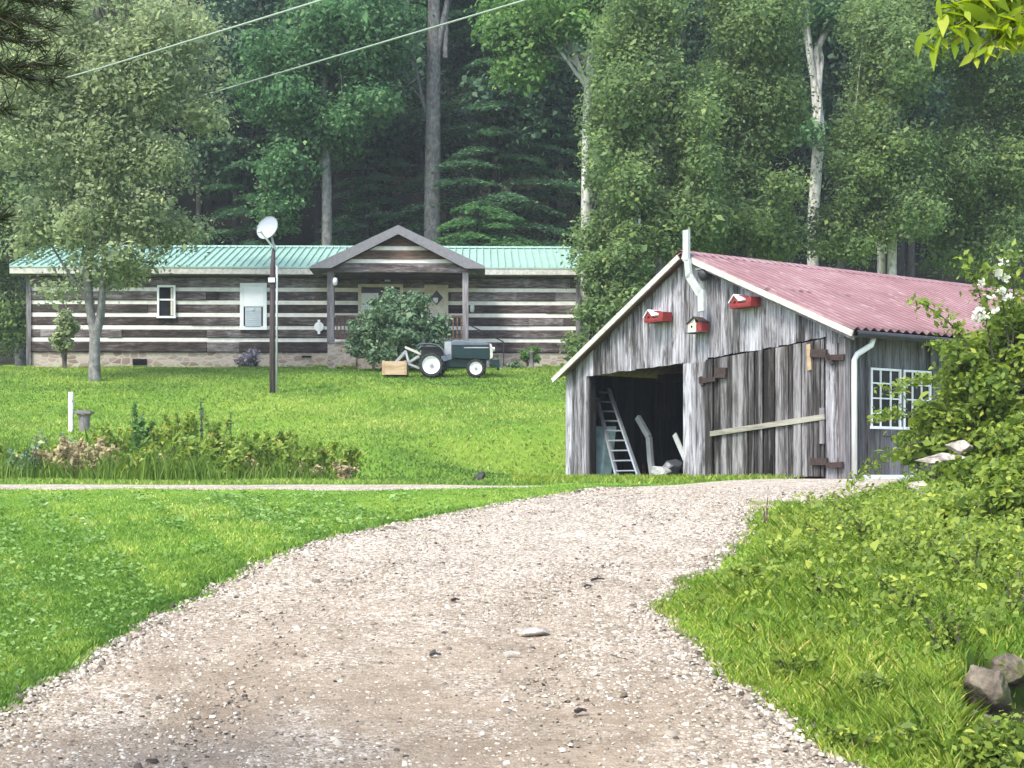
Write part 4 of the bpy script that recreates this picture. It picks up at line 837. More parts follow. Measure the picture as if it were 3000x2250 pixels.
# roof: corrugated slopes
def slope(sA,sB,name):
    zA,zB=float(rz(sA)),float(rz(sB)); nd=720; ns=9; D=np.linspace(-.27,BD+.25,nd); T=np.linspace(0,1,ns); V=[]
    cor=.028*np.sin(D*2*np.pi/.22); rgx=R(3); sag=.03*np.sin(D*.5+.4)
    for t in T:
        s=sA+(sB-sA)*t; z=zA+(zB-zA)*t+cor+sag*t+(.02 if t<.55 else 0); V.append(np.stack([np.full(nd,s),D,z],1))
    i=(np.arange(ns-1)[:,None]*nd+np.arange(nd-1)[None,:]).ravel(); Fq=np.stack([i,i+nd,i+nd+1,i+1],1) if sB>sA else np.stack([i,i+1,i+nd+1,i+nd],1)
    o=np_mesh(name,np.concatenate(V),Fq,M['redroof'],barn,None,True); md=o.modifiers.new('thick','SOLIDIFY'); md.thickness=.012; md.offset=-1; return o
r1=slope(AP[0],ER[0]+.03,'roof_slope'); r2=slope(AP[0],EL[0],'roof_slope')
b=MB(); 
for sA,sB in ((AP[0],AP[0]+.22),(AP[0],AP[0]-.22)):
    zA=AP[1]+.045; zB=float(rz(sB))+.035; b.add([(sA,-.29,zA),(sA,BD+.27,zA),(sB,BD+.27,zB),(sB,-.29,zB)],[[0,1,2,3]])
b.build('ridge_cap',M['redroof'],r1)
for (E,s) in ((EL,-1),(ER,1)):
    b=MB(); b.bar((AP[0]+s*.06,-.262,AP[1]-.09),(E[0],-.262,E[1]-.09),.035,.11,up=(0,0,1)); b.build('rake_board',M['oldwhite'],barn)
    if s>0:
        b=MB(); b.bar((AP[0]+s*.1,-.20,AP[1]-.17),(E[0]-.02,-.20,E[1]-.17),.03,.07,up=(0,0,1)); b.build('rake_trim',M['greywood'],barn)
b=MB()
for s in np.arange(.0,8.2,.6):
    pass
for d in np.arange(0,BD,.8):
    b=MB(); b.box(BW+.05,ER[0],d,d+.06,2.50,2.58); b.build('rafter_tail',M['barn_dark'],barn)
b=MB(); gx,gz_=ER[0]+.02,ER[1]-.06
b.lathe([(.06,-.25),(.06,BD)],(gx+.03,0,gz_-.03),(0,1,0),10); b.build('gutter',M['iron'],barn)
a=sd(2545,985,BW+.35); c=sd(2503,1008,BW+.10); e=sd(2499,1396,BW+.10)
b=MB(); b.tube([(BW+.34,.35,gz_-.06),(BW+.33,.30,gz_-.20),(BW+.14,.14,gz_-.36),(BW+.11,.10,gz_-.46),(BW+.11,.10,.02)],.052,10); b.build('downspout',M['white'],barn,True)
# loose white metal vent running from the ridge down the gable
def P3(px,py,d=-.36): s,z=fr(px,py,d); return (s,d,z)
b=MB()
for p,q,w in (((2011,674),(2011,765),.155),((2014,762),(2019,815),.145),((2017,806),(2050,860),.15),((2055,850),(2056,912),.165)):
    A=P3(*p); C=P3(*q); b.bar(A,C,w,.06,up=(0,1,0))
b.build('vent_duct',M['galv'],barn)
b=MB(); A=P3(2062,802,-.14); b.lathe([(0,-.12),(.09,-.10),(.12,.02),(.10,.10),(0,.11)],(A[0]+.05,-.16,A[2]-.02),(-.3,-.9,-.4),14); b.build('floodlight',M['iron'],barn,True)
b=MB(); b.box(A[0]-.16,A[0]+.1,-.22,-.06,A[2]+.08,A[2]+.12); b.build('lamp_hood',M['oldwhite'],barn)
# bird feeders and bird box on the gable
def feeder(px,py,label):
    s,z=fr(px,py,-.22); x,y=BL+BU*s+BV*(-.06); o=empty('bird_feeder',(x,y,z),BA,label,'bird feeder','red bird feeders on the barn gable'); o.scale=(.74,.74,.74)
    b=MB(); b.box(-.36,.40,-.36,-.02,-.17,-.135); b.box(-.36,.40,-.37,-.345,-.135,-.06); b.box(.375,.40,-.345,-.02,-.135,.08); b.box(-.36,-.335,-.345,-.02,-.135,.02); b.box(.05,.375,-.04,-.02,-.135,.09); b.box(.22,.375,-.345,-.325,-.06,.075); b.build('tray',M['redpaint'],o); b=MB(); b.box(-.05,.37,-.06,-.045,-.13,.085); b.build('tray_shade',M['dark'],o)  # dark sheet paints the shade inside the tray opening
    b=MB(); b.prism_y([(-.34,-.13),(-.06,-.13),(-.06,.02),(-.20,.16),(-.34,.02)],-.335,-.05); b.build('house_body',M['redpaint'],o)
    b=MB(); b.add([(-.40,-.38,-.02),(-.20,-.38,.19),(.0,-.38,-.0),(-.40,-.02,-.02),(-.20,-.02,.19),(.0,-.02,-.0)],[[0,1,4,3],[1,2,5,4]]); ro=b.build('roof',M['white'],o); md=ro.modifiers.new('t','SOLIDIFY'); md.thickness=.022
    b=MB(); b.bar((-.02,-.2,.14),(.22,-.2,.06),.3,.02); b.build('side_roof',M['redpaint'],o)
    b=MB(); b.prism_y([(-.25,-.10),(-.15,-.10),(-.15,-.02),(-.2,.02),(-.25,-.02)],-.342,-.336); b.build('entrance',M['dark'],o); return o
feeder(1924,926,'red bird feeder with a white roof on the left half of the barn gable')
feeder(2178,882,'red bird feeder with a white roof right of the vent duct on the gable')
s,z=fr(2043,950,-.2); x,y=BL+BU*s+BV*(-.07); bh=empty('bird_house',(x,y,z),BA,'cream fronted bird house with red sides hanging under the vent duct','bird house'); bh.scale=(.78,.78,.78)
b=MB(); b.prism_y([(-.24,-.20),(.05,-.20),(.05,.03),(-.24,.03)],-.27,-.0); b.build('front',M['cream'],bh)
b=MB(); b.box(.052,.24,-.25,-.0,-.20,.04); b.build('side_box',M['redpaint'],bh)
b=MB(); b.add([(-.27,-.31,.03),(.0,-.31,.19),(.26,-.31,.05),(-.27,0,.03),(.0,0,.19),(.26,0,.05)],[[0,1,4,3],[1,2,5,4]]); ro=b.build('roof',M['rust'],bh); md=ro.modifiers.new('t','SOLIDIFY'); md.thickness=.025
b=MB(); b.prism_y([(-.24,.034),(.02,.034),(.0,.16)],-.265,-.24); b.build('gable_front',M['oldwhite'],bh)
b=MB(); b.lathe([(.035,-.273),(0,-.274)],(-.1,0,-.06),(0,1,0),14); b.build('entrance_hole',M['dark'],bh)
b=MB(); b.box(-.28,.27,-.32,0,-.225,-.202); b.build('base',M['barn_dark'],bh)
# things stored in the open bay
def bw(s,d,z=0): p=BL+BU*s+BV*d; return (p[0],p[1],z)
def stored(name,label,cat,s,d,z=.012): return empty(name,bw(s,d,z),BA,label,cat)
dl=.55
A=fr(1748,1138,1.0); 
la=stored('extension_ladder','silver extension ladder leaning inside the open bay','ladder',fr(1810,1400,.25)[0],.25)
ls=fr(1810,1400,.25)[0]
def lad(px,py,d): s,z=fr(px,py,d); return Vector((s-ls,d-.25,max(.0,z-.012)))
L0,L1=lad(1808,1401,.25),lad(1742,1138,.95); Q0,Q1=lad(1872,1397,.25),lad(1784,1140,.95)
off=Vector((-.05,.10,.0))
for a_,c_ in ((L0,L1),(Q0,Q1)):
    b=MB(); b.bar(a_,c_,.045,.09,up=(0,-1,.3)); b.build('rail',M['alum'],la)
    b=MB(); b.bar(a_+off+Vector((-.06,.0,.03)),c_+off+Vector((-.06,0,-.05)),.04,.08,up=(0,-1,.3)); b.build('fly_rail',M['alum'],la)
b=MB(); 
for i in range(9):
    t=(i+.6)/9; b.tube([L0.lerp(L1,t),Q0.lerp(Q1,t)],.02,6)
b.build('rungs',M['alum'],la)
gs=stored('plastic_sheet','translucent blue green sheet standing left of the ladder','sheet',fr(1760,1400,.5)[0],.5); s0=fr(1760,1400,.5)[0]
b=MB(); Vv=[]; n=12
for i in range(n+1):
    t=i/n; pyy=1400-150*t; xl=1722+22*(1-t)**2; xr=1790; 
    a_=fr(xl,pyy,.42); c_=fr(xr,pyy,.75); Vv += [(a_[0]-s0,-.08+.15*t,a_[1]),(c_[0]-s0,.25+.15*t,c_[1])]
o=np_mesh('sheet',np.array(Vv),[[2*i,2*i+1,2*i+3,2*i+2] for i in range(n)],M['glassgreen'],gs,None,True); md=o.modifiers.new('t','SOLIDIFY'); md.thickness=.02
b=MB(); b.tube([Vector(Vv[2*i])+Vector((-.012,0,0)) for i in range(n+1)],.016,6); b.build('edge_trim',M['white'],gs)
def piece(name,label,cat,pts,w,t,mat,d,up=(0,1,0)):
    s0=fr(pts[0][0],1400,d)[0]; o=stored(name,label,cat,s0,d); b=MB(); P=[]
    for p in pts: s,z=fr(p[0],p[1],d); P.append((s-s0,0,max(z-.012,.01)))
    for a_,c_ in zip(P[:-1],P[1:]): b.bar(a_,c_,w,t,up=up)
    m=b.build('bent_metal',mat,None); m.name=name; 
    bpy.data.objects.remove(o); m.location=bw(s0,d,.012); m.rotation_euler=(0,0,BA); tag(m,label,cat); return m
piece('bent_downspout','bent length of old pale downspout standing in the open bay','downspout',[(1912,1392),(1906,1350),(1901,1280),(1868,1222)],.13,.08,M['galv'],1.4)
piece('leaning_board','pale board leaning inside the right edge of the open bay','board',[(2018,1370),(1976,1272)],.12,.03,M['galv'],.9)
piece('leaning_plank','brown plank leaning on the back partition of the open bay','plank',[(1880,1395),(1856,1320)],.3,.03,M['logwarm'],2.2)
def lump(name,label,cat,s,d,z,r,mat,seed,sq=.7):
    rg=R(seed); import bmesh
    bm=bmesh.new(); bmesh.ops.create_icosphere(bm,subdivisions=3,radius=1.0); V=np.array([v.co[:] for v in bm.verts]); Fq=[[v.index for v in f.verts] for f in bm.faces]; bm.free()
    for i in range(16):
        q=rg.normal(size=3); q/=np.linalg.norm(q); c=rg.uniform(.45,.9); t=V@q; V=V-np.outer(np.maximum(t-c,0)*1.1,q)
    V=V*(1+.25*sum(np.abs(np.sin(V@(rg.normal(size=3)*f)+rg.uniform(0,6)))/f for f in (3,6,11)))[:,None]*r*np.array([1,.9,sq])
    o=np_mesh(name,V,Fq,mat,None,None,False); o.location=(*bw(s,d,0)[:2],z+r*sq*.8); tag(o,label,cat); return o
s_=fr(1932,1390,1.0)[0]; lump('feed_sack','crumpled pale sack lying at the foot of the bent downspout','sack',s_,1.0,0,.24,M['galv'],1,.62)
s_=fr(1965,1370,1.6)[0]; lump('metal_scrap','crumpled grey green sheet of scrap behind the pale sack','scrap',s_,1.7,.05,.27,M['hitch'],2,.8)
s_=fr(1927,1298,2.4)[0]
s_=fr(1985,1390,2.2)[0]; lump('tarp_pile','dark heap of tarp at the right rear of the open bay','tarp',s_,2.6,0,.42,M['iron'],4,.8)

# ------------------------------------------------------------------ marker posts, stump, weeds
Y=36.6; x=at(208,0,Y).x; z=hz(x,Y); b=MB(); b.box(-.05,.05,-.05,.05,-.3,(HY-1148)*Y/F-z); o=b.build('marker_stake',None); o.location=(x,Y,z)
m,nt,out=newmat('white_stake_with_black_marks'); n=noise(nt,14,coords(nt),3,.6); r=ramp(nt,[(.34,(.05,.05,.05)),(.40,(.74,.75,.72))],n.outputs[0]); principled(nt,out,r.outputs[0],.7,.2); o.data.materials.append(m); bevel(o,.008); tag(o,'white square stake with black flecks standing in the lawn','stake')
x=at(247,0,Y).x; z=hz(x,Y); b=MB(); b.lathe([(0,.48),(.16,.48),(.17,.38),(.13,.34),(.12,-.2)],(0,0,0),(0,0,1),14); b.box(-.19,.19,-.17,.17,.40,.455); o=b.build('well_cap_post',M['concrete'],None); o.location=(x,Y,z); tag(o,'squat grey concrete post beside the white stake','post')
x,Y=at(1403,0,29).x,29.3; rg=R(120); b=MB(); b.tube([(0,0,-.1),(.01,0,.06),(.05,0,.13),(.10,.02,.17)],[.11,.10,.07,.03],9,wob=.2); b.tube([(-.05,0,-.05),(-.12,0,.05)],[.06,.03],7,wob=.2); o=b.build('tree_stub',B['dark'],None); o.location=(x,Y,hz(x,Y)); tag(o,'small dark brown stump at the edge of the drive left of the barn','stump')
Y=50; x=at(1873,0,Y).x; z=hz(x,Y); mk=empty('signal_pole',(x*51/50,Y+1.0,z-.1),0,'thin white pole with a red tip rising out of the leaves behind the barn','pole'); kk=(Y+1.0)/F
b=MB(); top=(HY-582)*kk-(z-.1); b.tube([(0,0,-.3),(0,0,top)],.045,8); b.build('shaft',M['white'],mk); b=MB(); b.tube([(0,0,top),(0,0,top+.12)],.05,8); b.build('tip',M['redpaint'],mk)
def weed(name,label,cat,px,Y,hgt,w,leafm,seed,n,size,group=None,stems=6,flower=None,up=.4):
    x0=at(px,0,Y).x; z0=hz(x0,Y); root=empty(name,(x0,Y,z0),0,label,cat,group); rg=R(seed); tb=MB(); P=[]
    for i in range(stems):
        a=rg.uniform(0,6.28); e=Vector((math.cos(a)*w*rg.uniform(.2,1),math.sin(a)*w*rg.uniform(.2,.8),hgt*rg.uniform(.55,1.0))); m_=e*.5+Vector((0,0,.12*hgt)); o_=Vector((e.x*.35,e.y*.35,-.05))
        tb.tube([o_,m_,e],[.012,.010,.004],5,cap=False)
        k=int(n/stems); t=rg.uniform(.1,1,k); p=np.outer((1-t)**2,np.array(o_))+np.outer(2*t*(1-t),np.array(m_))+np.outer(t*t,np.array(e))+rg.normal(0,1,(k,3))*w*.16*(1.2-t)[:,None]; P.append(p)
    tb.build('stem',B['brown'] if flower is None else flower,root)
    P=np.concatenate(P); P[:,2]=np.maximum(P[:,2],.02); V,Fc=leaves(P,size,rg,np.array([[-.2,-.45,.8]]),up+.5,.5,.1); np_mesh('foliage',V,Fc,leafm,root,np.clip(rg.normal(.5,.24,len(P)),0,1)); return root
WG='weeds of the overgrown strip beside the drive'
rg=R(130)
for i,(px,Y,hg,w) in enumerate([(35,31,.55,.6),(120,30.5,.6,.55),(470,31.5,.8,.7),(560,30,.7,.6),(640,31.5,.9,.6),(720,30,.75,.6),(800,30.6,.9,.6),(860,29.6,.65,.55),(930,30.5,.65,.6),(1000,29.8,.55,.45),(430,29.6,.6,.6),(670,29.2,.55,.6),(330,32,.8,.6),(540,32.5,.9,.6)]):
    weed('weed_clump','leafy green weed clump in the overgrown strip beside the gravel drive','weed',px,Y,hg*1.25,w,G['weed'],131+i,1000,.10,WG,9)
weed('tall_weed','tallest yellow green weed with reddish stems standing over the overgrown strip','weed',395,31.5,1.55,.42,G['bright'],150,420,.13,None,6)
weed('dock_stalk','narrow dark dock seed stalk poking above the overgrown strip','weed',590,32.5,1.35,.07,G['shrub'],152,200,.06,None,3)
weed('dock_stalk','short dark dock seed stalk right of the taller one in the overgrown strip','weed',672,33,1.05,.06,G['shrub'],153,110,.06,None,2)
weed('brush_pile','heap of dry brown brush at the left end of the overgrown strip','brush',215,29.6,.85,.95,G['dry'],154,2800,.08,None,16)
weed('brush_pile','dark reddish brush sprig above the dry heap near the white stake','brush',165,31.5,.95,.5,G['olive'],156,420,.09,None,8)
weed('brush_pile','small tangle of brown dead stems at the right end of the overgrown strip','brush',1005,29.2,.45,.35,G['dry'],157,240,.09,None,9)
weed('brush_pile','tan dried stalks just right of the dry brown heap','brush',330,29.9,.6,.55,G['dry'],158,420,.08,None,10)
for i,(px,Y,hg,w) in enumerate(((480,30.2,.5,.4),(760,29.6,.45,.4),(900,29.3,.4,.35))):
    weed('dry_weed','dry brown weed stems mixed in among the green weeds of the overgrown strip','weed',px,Y,hg,w,G['dry'],170+i,240,.08,'dry weeds of the overgrown strip',9)
weed('brush_pile','dark tangle of stems at the far left end of the overgrown strip','brush',80,29.4,.7,.6,G['shrub'],175,600,.08,None,10)
Y=18.4; x=at(2240,0,Y).x
weed('dead_stalk','thin tan dead stalk sprouting at the right edge of the gravel','stalk',2245,18.2,.34,.05,G['dry'],159,16,.07,None,3)

# ------------------------------------------------------------------ right bank: bush, rose, rocks
def rock(label,px,py,Y,r,seed,sc3=(1,.8,.6),rzv=0,name='boulder',cat='rock'):
    rg=R(seed); import bmesh
    bm=bmesh.new(); bmesh.ops.create_icosphere(bm,subdivisions=5,radius=1.0); V=np.array([v.co[:] for v in bm.verts]); Fq=[[v.index for v in f.verts] for f in bm.faces]; bm.free()
    V=np.sign(V)*np.abs(V)**.65
    for i in range(16):
        d=rg.normal(size=3); d/=np.linalg.norm(d); c=rg.uniform(.52,.88); q=V@d; V=V-np.outer(np.maximum(q-c,0)*.9,d)
    n_=sum(np.sin(V@(rg.normal(size=3)*f)+rg.uniform(0,6))/f for f in (3,5,8,13,21)); V=V*(1+.16*n_)[:,None]*r*np.array(sc3); c_,s_=math.cos(rzv),math.sin(rzv); V=V@np.array([[c_,s_,0],[-s_,c_,0],[0,0,1]])
    p=at(px,py,Y); o=np_mesh(name,V,Fq,M['mossrock'] if seed in (204,205,206,208) else M['rock'],None,None,True); o.location=p; tag(o,label,cat); return o
rock('pale block of stone at the foot of the roadside bush',2690,1432,19.4,.22,201,(.9,.8,.7))
rock('long pale flat stone lying in the bush near the barn corner',2755,1345,19.9,.34,202,(1.1,.7,.26),.25)
rock('rounded whitish stone on top of the long flat stone',2812,1312,20.1,.17,203,(1.1,.8,.7))
rock('grey stone buried in leaves under the long flat stone',2790,1405,20.1,.34,208,(1,.8,.95))
rock('big tan boulder at the bottom right corner by the dark hollow',2895,2045,10.05,.27,204,(.75,.8,.85),.5)
rock('angular grey stone in front of the tan boulder at bottom right',2850,2120,9.7,.17,205,(1.2,.8,.8),-.4)
rock('mossy stone above the tan boulder at bottom right',2960,1965,10.5,.2,206,(1,.9,.8),.9)
rock('flat white stone lying on the middle of the gravel drive',1560,1850,11.95,.12,207,(1.2,.6,.35),.1)
bushy('roadside_bush','big leafy yellow green bush overhanging the stones at the right edge','bush',2850,1450,20.5,[(2920,1200,120,190,.3,.9),(2980,1360,140,190,-.4,.9),(2830,1290,90,130,.2,.6),(3000,1030,110,110,.4,.8),(2760,1240,50,80,.3,.4),(3100,1200,150,300,0,1.0),(2890,1440,100,90,-.5,.5),(2700,1310,36,60,.4,.3),(2970,1530,110,110,-.8,.5),(2850,1090,70,80,.2,.5),(2810,1400,80,50,-1.3,.4),(2735,1395,50,40,-1.2,.3),(2900,1330,80,70,-1.2,.4),(2880,1540,90,60,-1.4,.4),(2990,1640,80,90,-2.0,.5)],G['bush'],210,4600,9,.085,.085,nsub=11,ssc=.28,up=.5)
rg=R(212)
x0=at(2850,0,20.6).x; rs=empty('rose_briar',(x0,20.6,hz(x0,20.6)),0,'arching briar sprays with white flowers reaching over the red roof','briar'); zz=hz(x0,20.6); tb=MB(); P=[];FP=[]
def sp(px,py,d=0): k=(20.6+d)/F; return Vector(((px-CX)*k-x0,d,(HY-py)*k-zz))
for a,c,e,lw in (((2900,1180),(2860,960),(2680,880),.1),((2920,1150),(2900,900),(2830,760),.1),((2880,1200),(2760,1050),(2600,1150),.1),((2850,1300),(2650,1250),(2500,1420),.1),((2960,1100),(2950,850),(2900,790),.12),((2900,1150),(2840,1000),(2730,1010),.1),((2960,1100),(2980,860),(2960,740),.1),((2850,1250),(2640,1180),(2560,1230),.09)):
    A,C,E=sp(*a),sp(*c),sp(*e,-.3); q=[A*(1-t)**2+C*2*t*(1-t)+E*t*t for t in np.linspace(0,1,9)]; tb.tube(q,[.014*(1-.8*t)+.003 for t in np.linspace(0,1,9)],5,cap=False)
    t=rg.uniform(.3,1.02,230)[:,None]; P.append(np.array(A)*(1-t)**2+np.array(C)*2*t*(1-t)+np.array(E)*t*t+rg.normal(0,1,(230,3))*lw*np.array([.8,.8,.5]))
tb.build('stem',B['brown'],rs)
P=np.concatenate(P); V,Fc=leaves(P,.08,rg,np.array([[0,0,1.]]),.6,.5,.1); np_mesh('foliage',V,Fc,G['bush'],rs,np.clip(rg.normal(.5,.2,len(P)),0,1))
for px,py in ((2878,828),(2900,870),(2858,935),(2890,925),(2930,850),(2940,770),(2925,800),(2918,905),(2865,905),(2945,820),(2960,870)):
    p=sp(px,py,-.35); FP=np.array(p)+rg.normal(0,.03,(14,3)); V,Fc=leaves(FP,.055,rg,None,1,.8,.1); np_mesh('flower',V,Fc,G['petal'],rs,rg.uniform(0,1,len(FP)))
bushy('edge_bush','lower leafy bush at the right edge just below the pale stones','bush',2960,1600,14.5,[(2990,1520,120,120,.2,.5),(2900,1590,80,60,0,.4),(3040,1420,90,130,.3,.5),(2840,1540,60,50,.4,.3),(2960,1660,90,50,-.3,.4)],G['bush'],218,1500,9,.08,.075,nsub=9,ssc=.3)
bushy('edge_bush','upper leafy bush hanging over the hidden far end of the barn wall','bush',2960,1450,21.5,[(2900,1060,90,80,0,.5),(2980,980,80,110,0,.6),(2850,1130,80,70,-.2,.5),(2780,1190,50,50,-.2,.3)],G['bush'],219,1000,9,.1,.085,nsub=9,ssc=.3)
bushy('bank_plant','leafy plant in front of the dark hollow at the bottom right corner','weed',2900,2230,8.3,[(2900,2210,60,40,0,.2),(2960,2180,40,60,.1,.2)],G['bush'],215,260,8,.06,.045,nsub=5)
for i,(px,Y,hg,w) in enumerate([(2430,15.5,.28,.3),(2560,14.5,.32,.3),(2700,13.5,.35,.35),(2860,12.5,.4,.35),(2980,11.5,.4,.3),(2500,17,.3,.3),(2800,15.5,.45,.4),(2930,14.5,.5,.4),(2200,13.8,.18,.22),(2330,10.5,.18,.2),(2560,9.8,.22,.22),(2780,10.5,.3,.25),(2690,8.6,.2,.2),(2500,8.8,.15,.18),(2640,11.6,.28,.25),(2420,12.4,.22,.25)]):
    weed('bank_weed','broad leaved green weed growing in the grass of the right bank','weed',px,Y,hg,w,G['bush'],230+i,420,.045,'weeds on the grassy right bank',7)
# dead leaves and sticks lying on the gravel
def debris(name,label,cat,px,py,l,w,a,mat,t=.02):
    y=np.interp(py,[1420,1500,1545,1721,1830,2052,2250],[27,20,18,14,12.3,10,8.5]); x=at(px,0,y).x; b=MB(); b.bar((-l/2,0,0),(0,.01,t*.7),w,t); b.bar((0,.01,t*.7),(l/2,0,.005),w*.7,t*.7); o=b.build(name,mat,None); o.location=(x,y,hz(x,y)+.03); o.rotation_euler=(0,0,a); tag(o,label,cat)
debris('dead_leaf','curled dark dead leaf on the gravel near the bottom of the picture','leaf',1703,2105,.07,.04,.2,M['rust'])
debris('stick','brown stick lying on the gravel left of the grassy point','stick',1752,1710,.13,.025,.3,M['rust'])
debris('stick','short dark stick just in front of the longer brown one','stick',1722,1727,.07,.025,-.1,M['iron'])
debris('bark_chip','pale wood chip lying left of the flat white stone','chip',1500,1938,.12,.03,.05,M['oldwhite'])
debris('bark_chip','dark chip on the gravel far left of the white stone','chip',1335,1770,.07,.03,.3,M['rust'])
debris('bark_chip','dark chip on the left half of the gravel','chip',1275,1940,.08,.025,.0,M['iron'])

# ------------------------------------------------------------------ overhead cables
def cable(label,pts,r):
    P=[]
    for i in range(len(pts)-1):
        for t in np.linspace(0,1,12)[:-1]: P.append(Vector(pts[i]).lerp(Vector(pts[i+1]),t))
    P.append(Vector(pts[-1])); n=len(P)
    b=MB(); b.tube(P,r,8); o=b.build('power_cable',M['cable'],None,True); tag(o,label,'cable','overhead cables')
def seg(a,b,Ya,Yb,ext=1.5):
    A=at(*a,Ya); Bp=at(*b,Yb); return [A,A.lerp(Bp,.5)+Vector((0,0,-.05)),Bp,Bp+(Bp-A)*ext]
A=seg((-60,300),(950,-2),53,29); cable('upper overhead cable crossing the pale tree at top left',A,.023)
A=seg((250,376),(1540,0),76,33); cable('lower overhead cable crossing the maple and the tulip tree trunk',A,.024)

# ------------------------------------------------------------------ near branches
rg=R(240)
x0,y0=5.2,7.6; nb=empty('leaning_tree',(x0,y0,hz(x0,y0)),0,'bright yellow green compound leaves hanging in at the top right corner','tree'); zz=hz(x0,y0); tb=MB()
tb.tube([(0,0,-.2),(.05,.05,2.2),(-.05,.1,4.6),(.1,.15,6.6)],[.12,.10,.065,.02],9,cap=False)
for q in ((-1.0,.3,5.0),(.9,.2,4.6),(.2,1.0,5.4),(.1,-.6,5.6),(-.6,-.4,6.2),(1.0,-.6,5.6)): limbs(tb,(0,.1,3.6),[q],.045,rg)
P=[];AX=[]
def np_(px,py,Y=7.0): p=at(px,py,Y); return Vector((p.x-x0,Y-y0,p.z-zz))
brs=[((3100,-80),(2940,10),(2715,105)),((3100,-60),(2930,30),(2770,130)),((3100,-140),(2950,-40),(2780,10)),((3150,-120),(3020,0),(2860,150)),((3120,-60),(3030,40),(2960,95)),((3100,-100),(2940,-20),(2830,20)),((3200,-40),(3090,60),(2990,100)),((3100,-120),(2960,-60),(2880,-20)),((3100,-90),(2950,10),(2800,70)),((3120,-80),(2980,60),(2900,120)),((3140,-60),(3050,20),(2930,60)),((3100,-110),(2900,-30),(2760,40)),((3160,-20),(3080,50),(3010,60))]
for a,c,e in brs:
    A,C,E=np_(*a),np_(*c,6.95),np_(*e,6.85); tb.tube([(0.0,.08,3.9),A*.45+Vector((0,0,2.75)),A,C,E],[.03,.018,.010,.006,.003],5,cap=False)
    for t in np.linspace(.1,1,14):
        p=A*(1-t)**2+C*2*t*(1-t)+E*t*t
        for s in (-1,1):
            ax=Vector((s*rg.uniform(.3,.8)-.35,rg.uniform(-.4,.4),-rg.uniform(.45,1.0))).normalized(); L=.085; P.append(np.array(p+ax*L*.6)); AX.append(np.array(ax))
tb.build('trunk',B['brown'],nb,True)
P=np.array(P);AX=np.array(AX); V,Fc=leaves(P,.118,rg,np.array([[0,-.8,.6]]),1.0,.34,.08,.2,AX,6.0,True); np_mesh('leaf_spray',V,Fc,G['yellow'],nb,np.clip(rg.normal(.5,.25,len(P)),0,1)); crown('crown',sub_blobs([(-.9,.3,5.1,.9,.9,.6),(.9,.2,4.7,1.,1.,.7),(.2,.9,5.5,1.,.9,.7),(0,-.4,5.9,.9,.8,.7),(.6,-.2,6.5,.8,.8,.6)],6,.4,rg),700,9,.14,.12,G['yellow'],nb,247)
x0,y0=-3.6,6.6; pn=empty('pine_tree',(x0,y0,hz(x0,y0)),0,'dark pine bough with long needles hanging in at the top left corner','tree'); zz=hz(x0,y0); tb=MB(); tb.tube([(0,0,-.2),(0,.05,3),(.05,.1,5.5)],[.17,.14,.1],9,cap=False)
P=[];AX=[]
def pp_(px,py,Y=6.6): p=at(px,py,Y); return Vector((p.x-x0,Y-y0,p.z-zz))
for a,e,n in (((-200,-60),(170,20),7),((-200,60),(90,130),5),((-160,180),(130,235),4),((-100,200),(150,190),4),((-200,-20),(120,75),5),((-250,250),(-10,320),3),((-150,-100),(160,-50),5),((-220,0),(30,70),5),((-260,140),(0,200),4),((-240,600),(-15,640),3)):
    A,E=pp_(*a),pp_(*e,6.5); tb.tube([(0,.05,float(max(A.z,1.5))),A,E],[.03,.016,.006],6,cap=False)
    for t in np.linspace(.25,1,n):
        p=A.lerp(E,t); m=46
        ax=np.array((E-A).normalized())*1.0+rg.normal(0,.42,(m,3))+np.array([.0,0,.18]); ax/=np.linalg.norm(ax,axis=1)[:,None]; L=rg.uniform(.07,.15,m)
        P.append(np.array(p)+ax*L[:,None]*.5); AX.append(ax)
for i in range(34):
    z=rg.uniform(2.9,5.4); az=rg.uniform(0,6.28); L=rg.uniform(.7,1.5)*(1.35-z*.12); d_=Vector((math.cos(az),math.sin(az),-.05)); E=Vector((0,.06,z))+d_*L; tb.tube([(0,.06,z),Vector((0,.06,z+.05))+d_*L*.5,E],[.025,.015,.006],6,cap=False)
    for t in np.linspace(.3,1,5):
        ax=np.array(d_)+rg.normal(0,.42,(40,3))+np.array([0,0,.18]); ax/=np.linalg.norm(ax,axis=1)[:,None]; q=Vector((0,.06,z)).lerp(E,t); P.append(np.array(q)+ax*.06); AX.append(ax)
tb.build('trunk',B['dark'],pn,True)
P=np.concatenate(P);AX=np.concatenate(AX); V,Fc=leaves(P,.15,rg,None,0,.035,.0,.15,AX,12.0); np_mesh('needles',V,Fc,G['pine'],pn,np.clip(rg.normal(.45,.25,len(P)),0,1))

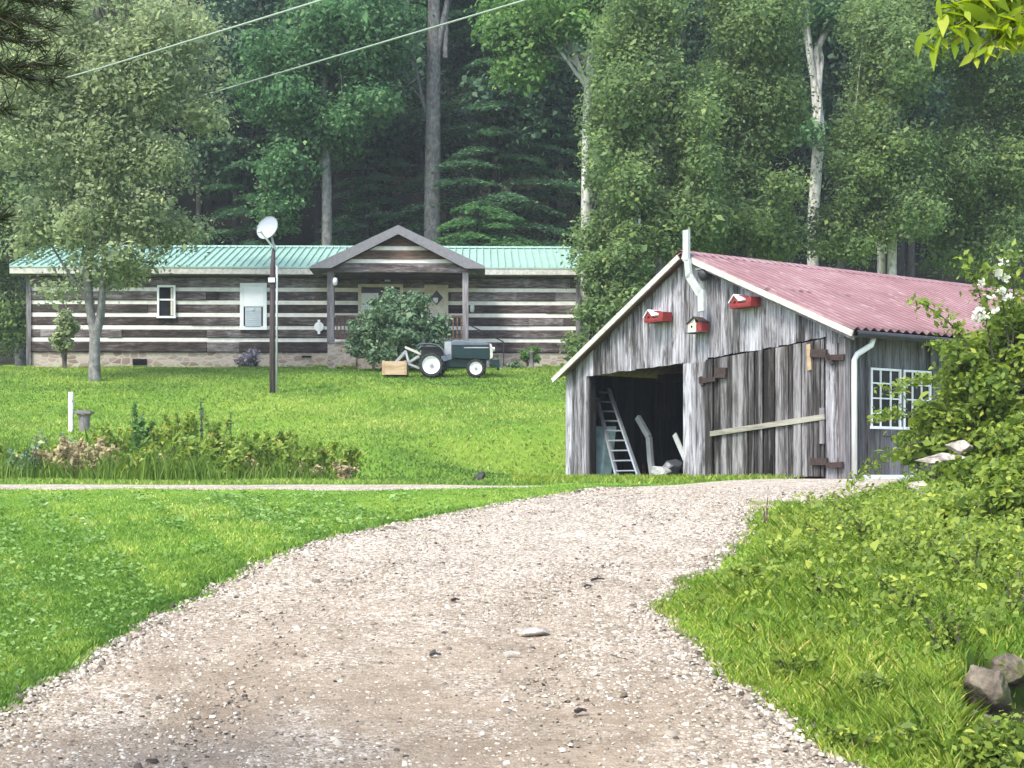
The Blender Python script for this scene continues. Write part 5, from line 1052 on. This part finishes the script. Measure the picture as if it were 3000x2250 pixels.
# ------------------------------------------------------------------ light, sky, camera
w=bpy.data.worlds.new('World'); sc.world=w; w.use_nodes=True; nt=w.node_tree; bg=nt.nodes['Background']
sky=nt.nodes.new('ShaderNodeTexSky'); sky.sky_type='NISHITA'; sky.sun_disc=False
SD=Vector((-.44,-.56,1.0)).normalized(); el=math.asin(SD.z); az=math.atan2(SD.x,SD.y)
sky.sun_elevation=el; sky.sun_rotation=az; sky.air_density=1.0; sky.dust_density=2.5; nt.links.new(sky.outputs[0],bg.inputs[0]); bg.inputs[1].default_value=.15
sl=bpy.data.lights.new('sun','SUN'); sl.energy=1.5; sl.angle=math.radians(12); sl.color=(1,.95,.86); so=bpy.data.objects.new('sun',sl); COL.objects.link(so); so.rotation_euler=(-SD).to_track_quat('-Z','Y').to_euler(); so.location=(0,0,30)
cd=bpy.data.cameras.new('camera'); cd.sensor_width=36; cd.lens=F/3000*36; cd.shift_y=(HY-1125)/3000; cd.clip_end=1000; cd.clip_start=.1
co=bpy.data.objects.new('camera',cd); COL.objects.link(co); co.location=(0,0,0); co.rotation_euler=(math.pi/2,0,0); sc.camera=co
sc.view_settings.view_transform='Standard'; sc.view_settings.look='None'; sc.view_settings.exposure=1.63; sc.view_settings.gamma=1
sc.cycles.use_denoising=True
sc.cycles.max_bounces=8; sc.cycles.diffuse_bounces=4; sc.cycles.transmission_bounces=4; sc.cycles.transparent_max_bounces=4

# ------------------------------------------------------------------ thin summer haze over the whole valley
b=MB(); b.box(-158,158,-16,198,-4.5,118); hzo=b.build('haze',None); tag(hzo,kind='stuff')
m=bpy.data.materials.new('valley_haze'); m.use_nodes=True; nt=m.node_tree; nt.nodes.clear(); out=nt.nodes.new('ShaderNodeOutputMaterial'); v=nt.nodes.new('ShaderNodeVolumePrincipled'); v.inputs['Color'].default_value=(.84,.92,.97,1); v.inputs['Density'].default_value=.00055; v.inputs['Anisotropy'].default_value=.1; nt.links.new(v.outputs[0],out.inputs['Volume']); hzo.data.materials.append(m)
sc.cycles.volume_bounces=0
